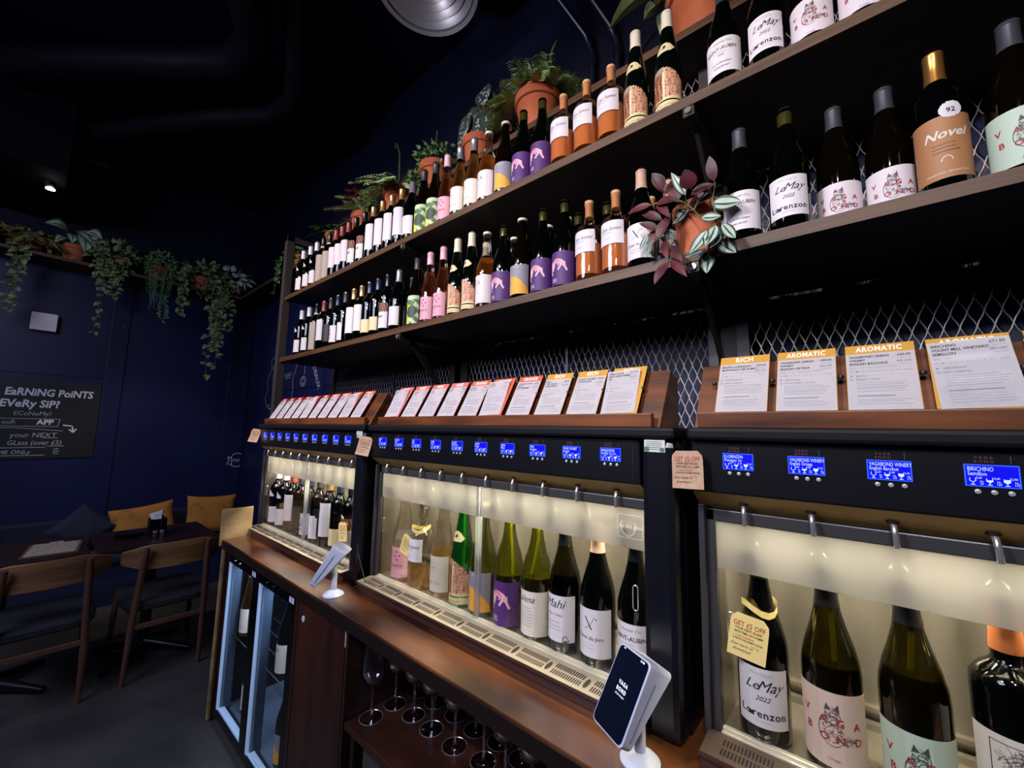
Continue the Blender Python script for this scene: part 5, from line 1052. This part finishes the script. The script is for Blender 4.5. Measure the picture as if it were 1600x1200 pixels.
plant('potted_shrub', 'small-leaved bushy green plant with an upright spike in a terracotta pot, top shelf', (-1.935, YS, ZS), .100, .205, f_d, [LF['fine'], LF['stem']])
def f_e(b, c, g):
    for (dx, dz, tx_, tz, w_, m_) in ((-.05, .24, .02, -.15, .16, 0), (.07, .26, .13, -.07, .13, 0), (-.09, .22, -.10, .0, .10, 0), (.03, .31, .10, .14, .12, 0), (-.12, .18, -.20, -.14, .09, 1), (-.08, .20, -.15, -.08, .09, 1), (.10, .20, .24, -.04, .09, 1), (.08, .16, .19, -.10, .09, 1)):
        p = c+Vector((dx, -.02, dz)); q = c+Vector((tx_, -.07 if m_ == 0 else .0, tz)); b.tube([c, c+Vector((dx*.5, 0, dz*.6)), p], .003, 5, 1); leaf(b, p, q, w_, m_, up=(0, -1, .2), point=.62, seg=9, cols=[m_]*4, bend=-.08)
        if m_ == 0:
            d = (q-p); L = d.length; s = d.normalized().cross(Vector((0, -1, .2))).normalized(); n = s.cross(d.normalized())
            for i in range(34):
                t = g.uniform(.08, .92); u = g.uniform(-.72, .72); hw = w_/2*math.sin(math.pi*t**.62)**.8; ce = p+d*t+n*(-.08*L*math.sin(math.pi*t))+s*(hw*u)+n*(hw*.24*abs(u))
                for sg in (1, -1):
                    R_ = g.uniform(.0045, .008); P = [ce+n*sg*.0016+s*R_*math.cos(R(a))*.7+d.normalized()*R_*1.3*math.sin(R(a)) for a in range(0, 360, 60)]; b.add(P, [tuple(range(6))], 2)
plant('potted_begonia', 'white-spotted dark begonia drooping over a terracotta pot on the top shelf', (-1.545, YS, ZS), .095, .185, f_e, [LF['begonia'], LF['red'], M_spot])
plant('potted_fern', 'large bright green fern in the big terracotta pot on the top shelf', (-1.135, YS, ZS), .116, .225, lambda b, c, g: (fern(b, c, 60, .215, .35, g, 0, .052), fern(b, c+Vector((-.06, -.03, 0)), 12, .22, .75, g, 0, .05, (150, 230)), [leaf(b, c+Vector((q, 0, .12)), c+Vector((q*1.25, 0, .27)), .025) for q in (-.10, -.06, .09)]), [LF['fern']])
plant('potted_plant', 'terracotta pot cut by the top edge of the picture, above the rock label bottles', (-.37, YS, ZS), .125, .235, lambda b, c, g: (crown(b, c+Vector((0, 0, .12)), .24, .14, .16, 70, .09, g, 0), leaf(b, c+Vector((-.12, -.03, .12)), c+Vector((-.34, -.08, .02)), .09)), [LF['fern']])
# far wall plants
XP = -5.30; GP = 'plants on the far wall shelf'
def fp(name, label, y, r, h, fn, mats): return plant(name, label, (XP, y, ZS), r, h, fn, mats, group=GP)
fp('trailing_plant', 'yellowish fern with a long trailing stem, leftmost on the far wall shelf', -.17, .085, .15, lambda b, c, g: (fern(b, c, 34, .24, .9, g, 0), crown(b, c+Vector((.12, 0, -.06)), .08, .13, .10, 60, .05, g, 0), trail(b, c+Vector((.13, -.0, -.05)), .62, 3, .055, g, 1, .07)), [LF['yellow'], LF['pothos']])
fp('trailing_plant', 'grassy olive plant at the very left edge of the far wall shelf', -.42, .085, .15, lambda b, c, g: fern(b, c, 30, .26, .8, g, 0), [LF['yellow']])
def f_rex(b, c, g):
    for dy, dz, ty, tz, w_ in ((-.06, .14, -.19, .12, .12), (.04, .16, .12, .02, .15), (.10, .12, .20, -.09, .14), (-.02, .10, -.02, .0, .10), (.05, .12, .07, -.07, .13), (-.07, .06, -.12, -.03, .07), (.06, .16, .16, .10, .12)):
        p = c+Vector((.04, dy, dz)); b.tube([c, p], .003, 5, 1); leaf(b, p, c+Vector((.11, ty, tz)), w_, 0, up=(1, 0, .4), cols=[1, 0, 0, 1, 0, 0, 1], seg=8, point=.55)
fp('potted_begonia', 'silvery grey begonia leaves over a clean terracotta pot on the far wall shelf', .085, .088, .155, f_rex, [LF['silver'], LF['dark']])
fp('trailing_plant', 'pothos with yellow-green leaves hanging over the shelf beside the silver begonia', .345, .085, .14, lambda b, c, g: (crown(b, c+Vector((.11, 0, -.03)), .12, .16, .15, 150, .065, g), trail(b, c+Vector((.14, -.03, -.0)), .40, 6, .05, g, 0, .10), trail(b, c+Vector((.14, -.06, -.05)), .70, 1, .05, g, 0, .01)), [LF['pothos']])
def f_fine(b, c, g):
    crown(b, c+Vector((.10, 0, -.02)), .12, .15, .17, 420, .032, g)
    for k in range(26):
        y = g.uniform(-.13, .13); l = g.uniform(.3, .52)*(1 if abs(y) < .09 else .8); P = [c+Vector((.12, y, .05))]+[c+Vector((.14+g.uniform(-.01, .01), y*(1-.35*j/8), .05-l*j/8)) for j in range(1, 9)]
        b.tube(P, .001, 3, 0, cap=False)
        for j in range(34): q = P[min(7, j//4)].lerp(P[min(8, j//4+1)], (j % 4)/4); leaf(b, q, q+Vector((g.uniform(-.01, .02), g.uniform(-.02, .02), g.uniform(-.02, .005))), .010, 0, seg=2)
    trail(b, c+Vector((.14, .02, -.3)), .26, 3, .022, g, 0, .04)
fp('trailing_plant', 'fine-leaved fern hanging like a curtain in the middle of the far wall shelf', .665, .085, .14, f_fine, [LF['fine']])
fp('trailing_plant', 'large pothos with the longest trailing stems near the room corner', 1.02, .09, .14, lambda b, c, g: (crown(b, c+Vector((.11, 0, -.03)), .13, .24, .17, 170, .085, g), trail(b, c+Vector((.15, .14, .0)), 1.03, 4, .075, g, 0, .06), trail(b, c+Vector((.15, -.18, -.0)), .45, 2, .06, g, 0, .03), trail(b, c+Vector((.15, .12, .0)), .7, 5, .07, g, 0, .11)), [LF['pothos']])
fp('potted_plant', 'grey-green leafy plant whose small terracotta pot peeks out at the room corner', 1.33, .075, .13, lambda b, c, g: crown(b, c+Vector((.06, -.06, .06)), .14, .16, .10, 70, .10, g), [LF['silver']])
t = plant('trailing_plant', 'small-leaved trailing plant spilling over the shelf left of the rack post', (-3.86, YS, ZS), .08, .14, lambda b, c, g: (crown(b, c+Vector((0, -.05, .02)), .22, .10, .10, 220, .035, g), trail(b, c+Vector((-.12, -.13, .0)), .32, 6, .035, g, 0, .14, (1, 0, 0))), [LF['fine']], group=GP)

# inch plant on the lower bottle shelf
c0 = (-.328, 1.185, 1.9955)
t = thing('potted_inch_plant', 'inch plant with purple and striped green leaves in a terracotta pot among the bottles', 'potted plant', c0)
pot(t, c0, .068, .152)
ISTEMS = [[(-0.255, 1.09, 2.154), (-0.265, 1.09, 2.108), (-0.256, 1.09, 2.056), (-0.273, 1.09, 2.016), (-0.28, 1.09, 1.966)],[(-0.33, 1.09, 2.121), (-0.375, 1.09, 2.104), (-0.401, 1.09, 2.09), (-0.387, 1.09, 2.044), (-0.374, 1.09, 2.007), (-0.382, 1.09, 1.969)],[(-0.255, 1.09, 2.154), (-0.297, 1.09, 2.12), (-0.311, 1.09, 2.096)],[(-0.425, 1.09, 2.152), (-0.385, 1.09, 2.153), (-0.333, 1.09, 2.126), (-0.311, 1.09, 2.096)]]
TPU=  [((-0.253, 1.067, 2.143), (-0.258, 1.054, 2.198), 0.0181), ((-0.383, 1.076, 2.179), (-0.406, 1.06, 2.219), 0.0231), ((-0.351, 1.094, 2.142), (-0.362, 1.11, 2.215), 0.0363), ((-0.305, 1.051, 2.136), (-0.308, 1.021, 2.168), 0.0297), ((-0.31, 1.068, 2.129), (-0.261, 1.074, 2.138), 0.0198), ((-0.377, 1.12, 2.183), (-0.421, 1.111, 2.224), 0.0198), ((-0.329, 1.109, 2.126), (-0.272, 1.1, 2.122), 0.0264), ((-0.427, 1.095, 2.155), (-0.496, 1.106, 2.159), 0.0181), ((-0.408, 1.094, 2.152), (-0.369, 1.062, 2.088), 0.0165), ((-0.409, 1.087, 2.149), (-0.351, 1.062, 2.124), 0.0198), ((-0.399, 1.097, 2.1), (-0.461, 1.113, 2.148), 0.0181), ((-0.413, 1.103, 2.08), (-0.455, 1.088, 2.103), 0.0165), ((-0.402, 1.071, 2.038), (-0.375, 1.089, 2.096), 0.0231), ((-0.42, 1.111, 2.082), (-0.428, 1.102, 2.043), 0.0231), ((-0.395, 1.1, 2.039), (-0.377, 1.068, 1.975), 0.0149), ((-0.381, 1.1, 2.016), (-0.341, 1.065, 1.958), 0.0198), ((-0.378, 1.078, 1.964), (-0.401, 1.05, 1.907), 0.0198), ((-0.372, 1.081, 1.967), (-0.325, 1.045, 1.906), 0.0149), ((-0.379, 1.112, 1.979), (-0.341, 1.126, 1.947), 0.0132)]
TST=  [((-0.322, 1.06, 2.129), (-0.356, 1.066, 2.203), 0.0198), ((-0.332, 1.118, 2.127), (-0.369, 1.111, 2.089), 0.0248), ((-0.268, 1.094, 2.1), (-0.207, 1.096, 2.084), 0.0363), ((-0.292, 1.086, 2.066), (-0.249, 1.082, 2.054), 0.0231), ((-0.277, 1.075, 2.022), (-0.312, 1.059, 1.969), 0.0264), ((-0.26, 1.091, 2.037), (-0.274, 1.057, 1.979), 0.0297), ((-0.246, 1.098, 2.04), (-0.213, 1.062, 1.981), 0.0215), ((-0.251, 1.11, 2.028), (-0.266, 1.07, 1.975), 0.0231), ((-0.26, 1.097, 1.997), (-0.223, 1.107, 1.962), 0.0264), ((-0.288, 1.11, 1.986), (-0.327, 1.072, 1.964), 0.0181), ((-0.286, 1.113, 1.974), (-0.287, 1.099, 1.923), 0.0264), ((-0.394, 1.1, 2.069), (-0.369, 1.107, 2.057), 0.0165), ((-0.445, 1.108, 2.073), (-0.461, 1.094, 2.034), 0.0165), ((-0.419, 1.07, 2.039), (-0.441, 1.086, 2.002), 0.0115)]
b = MB()
for p, q, w_ in TPU: leaf(b, p, Vector(p)+(Vector(q)-Vector(p))*1.15, w_*1.45, 0, up=(0, -1, .3), cols=[0, 0, 0], bend=.06, point=.8, seg=8)
b.build('purple_leaves', [LF['purple']], t)
b = MB()
for p, q, w_ in TST: leaf(b, p, Vector(p)+(Vector(q)-Vector(p))*1.12, w_*1.3, 0, up=(0, -1, .3), cols=[0, 1, 1, 0, 1, 1, 0], bend=-.08, point=.8, seg=8)
b.build('striped_leaves', [LF['tgreen'], LF['tsilver']], t)
b = MB()
for P in ISTEMS: b.tube(P, .0020, 6)
for a in TPU+TST:
    best = min(([Vector(x) for P in ISTEMS for x in P]), key=lambda v: (v-Vector(a[0])).length); b.tube([best, Vector(a[0])], .0011, 5)
b.build('stems', [LF['stem']], t)
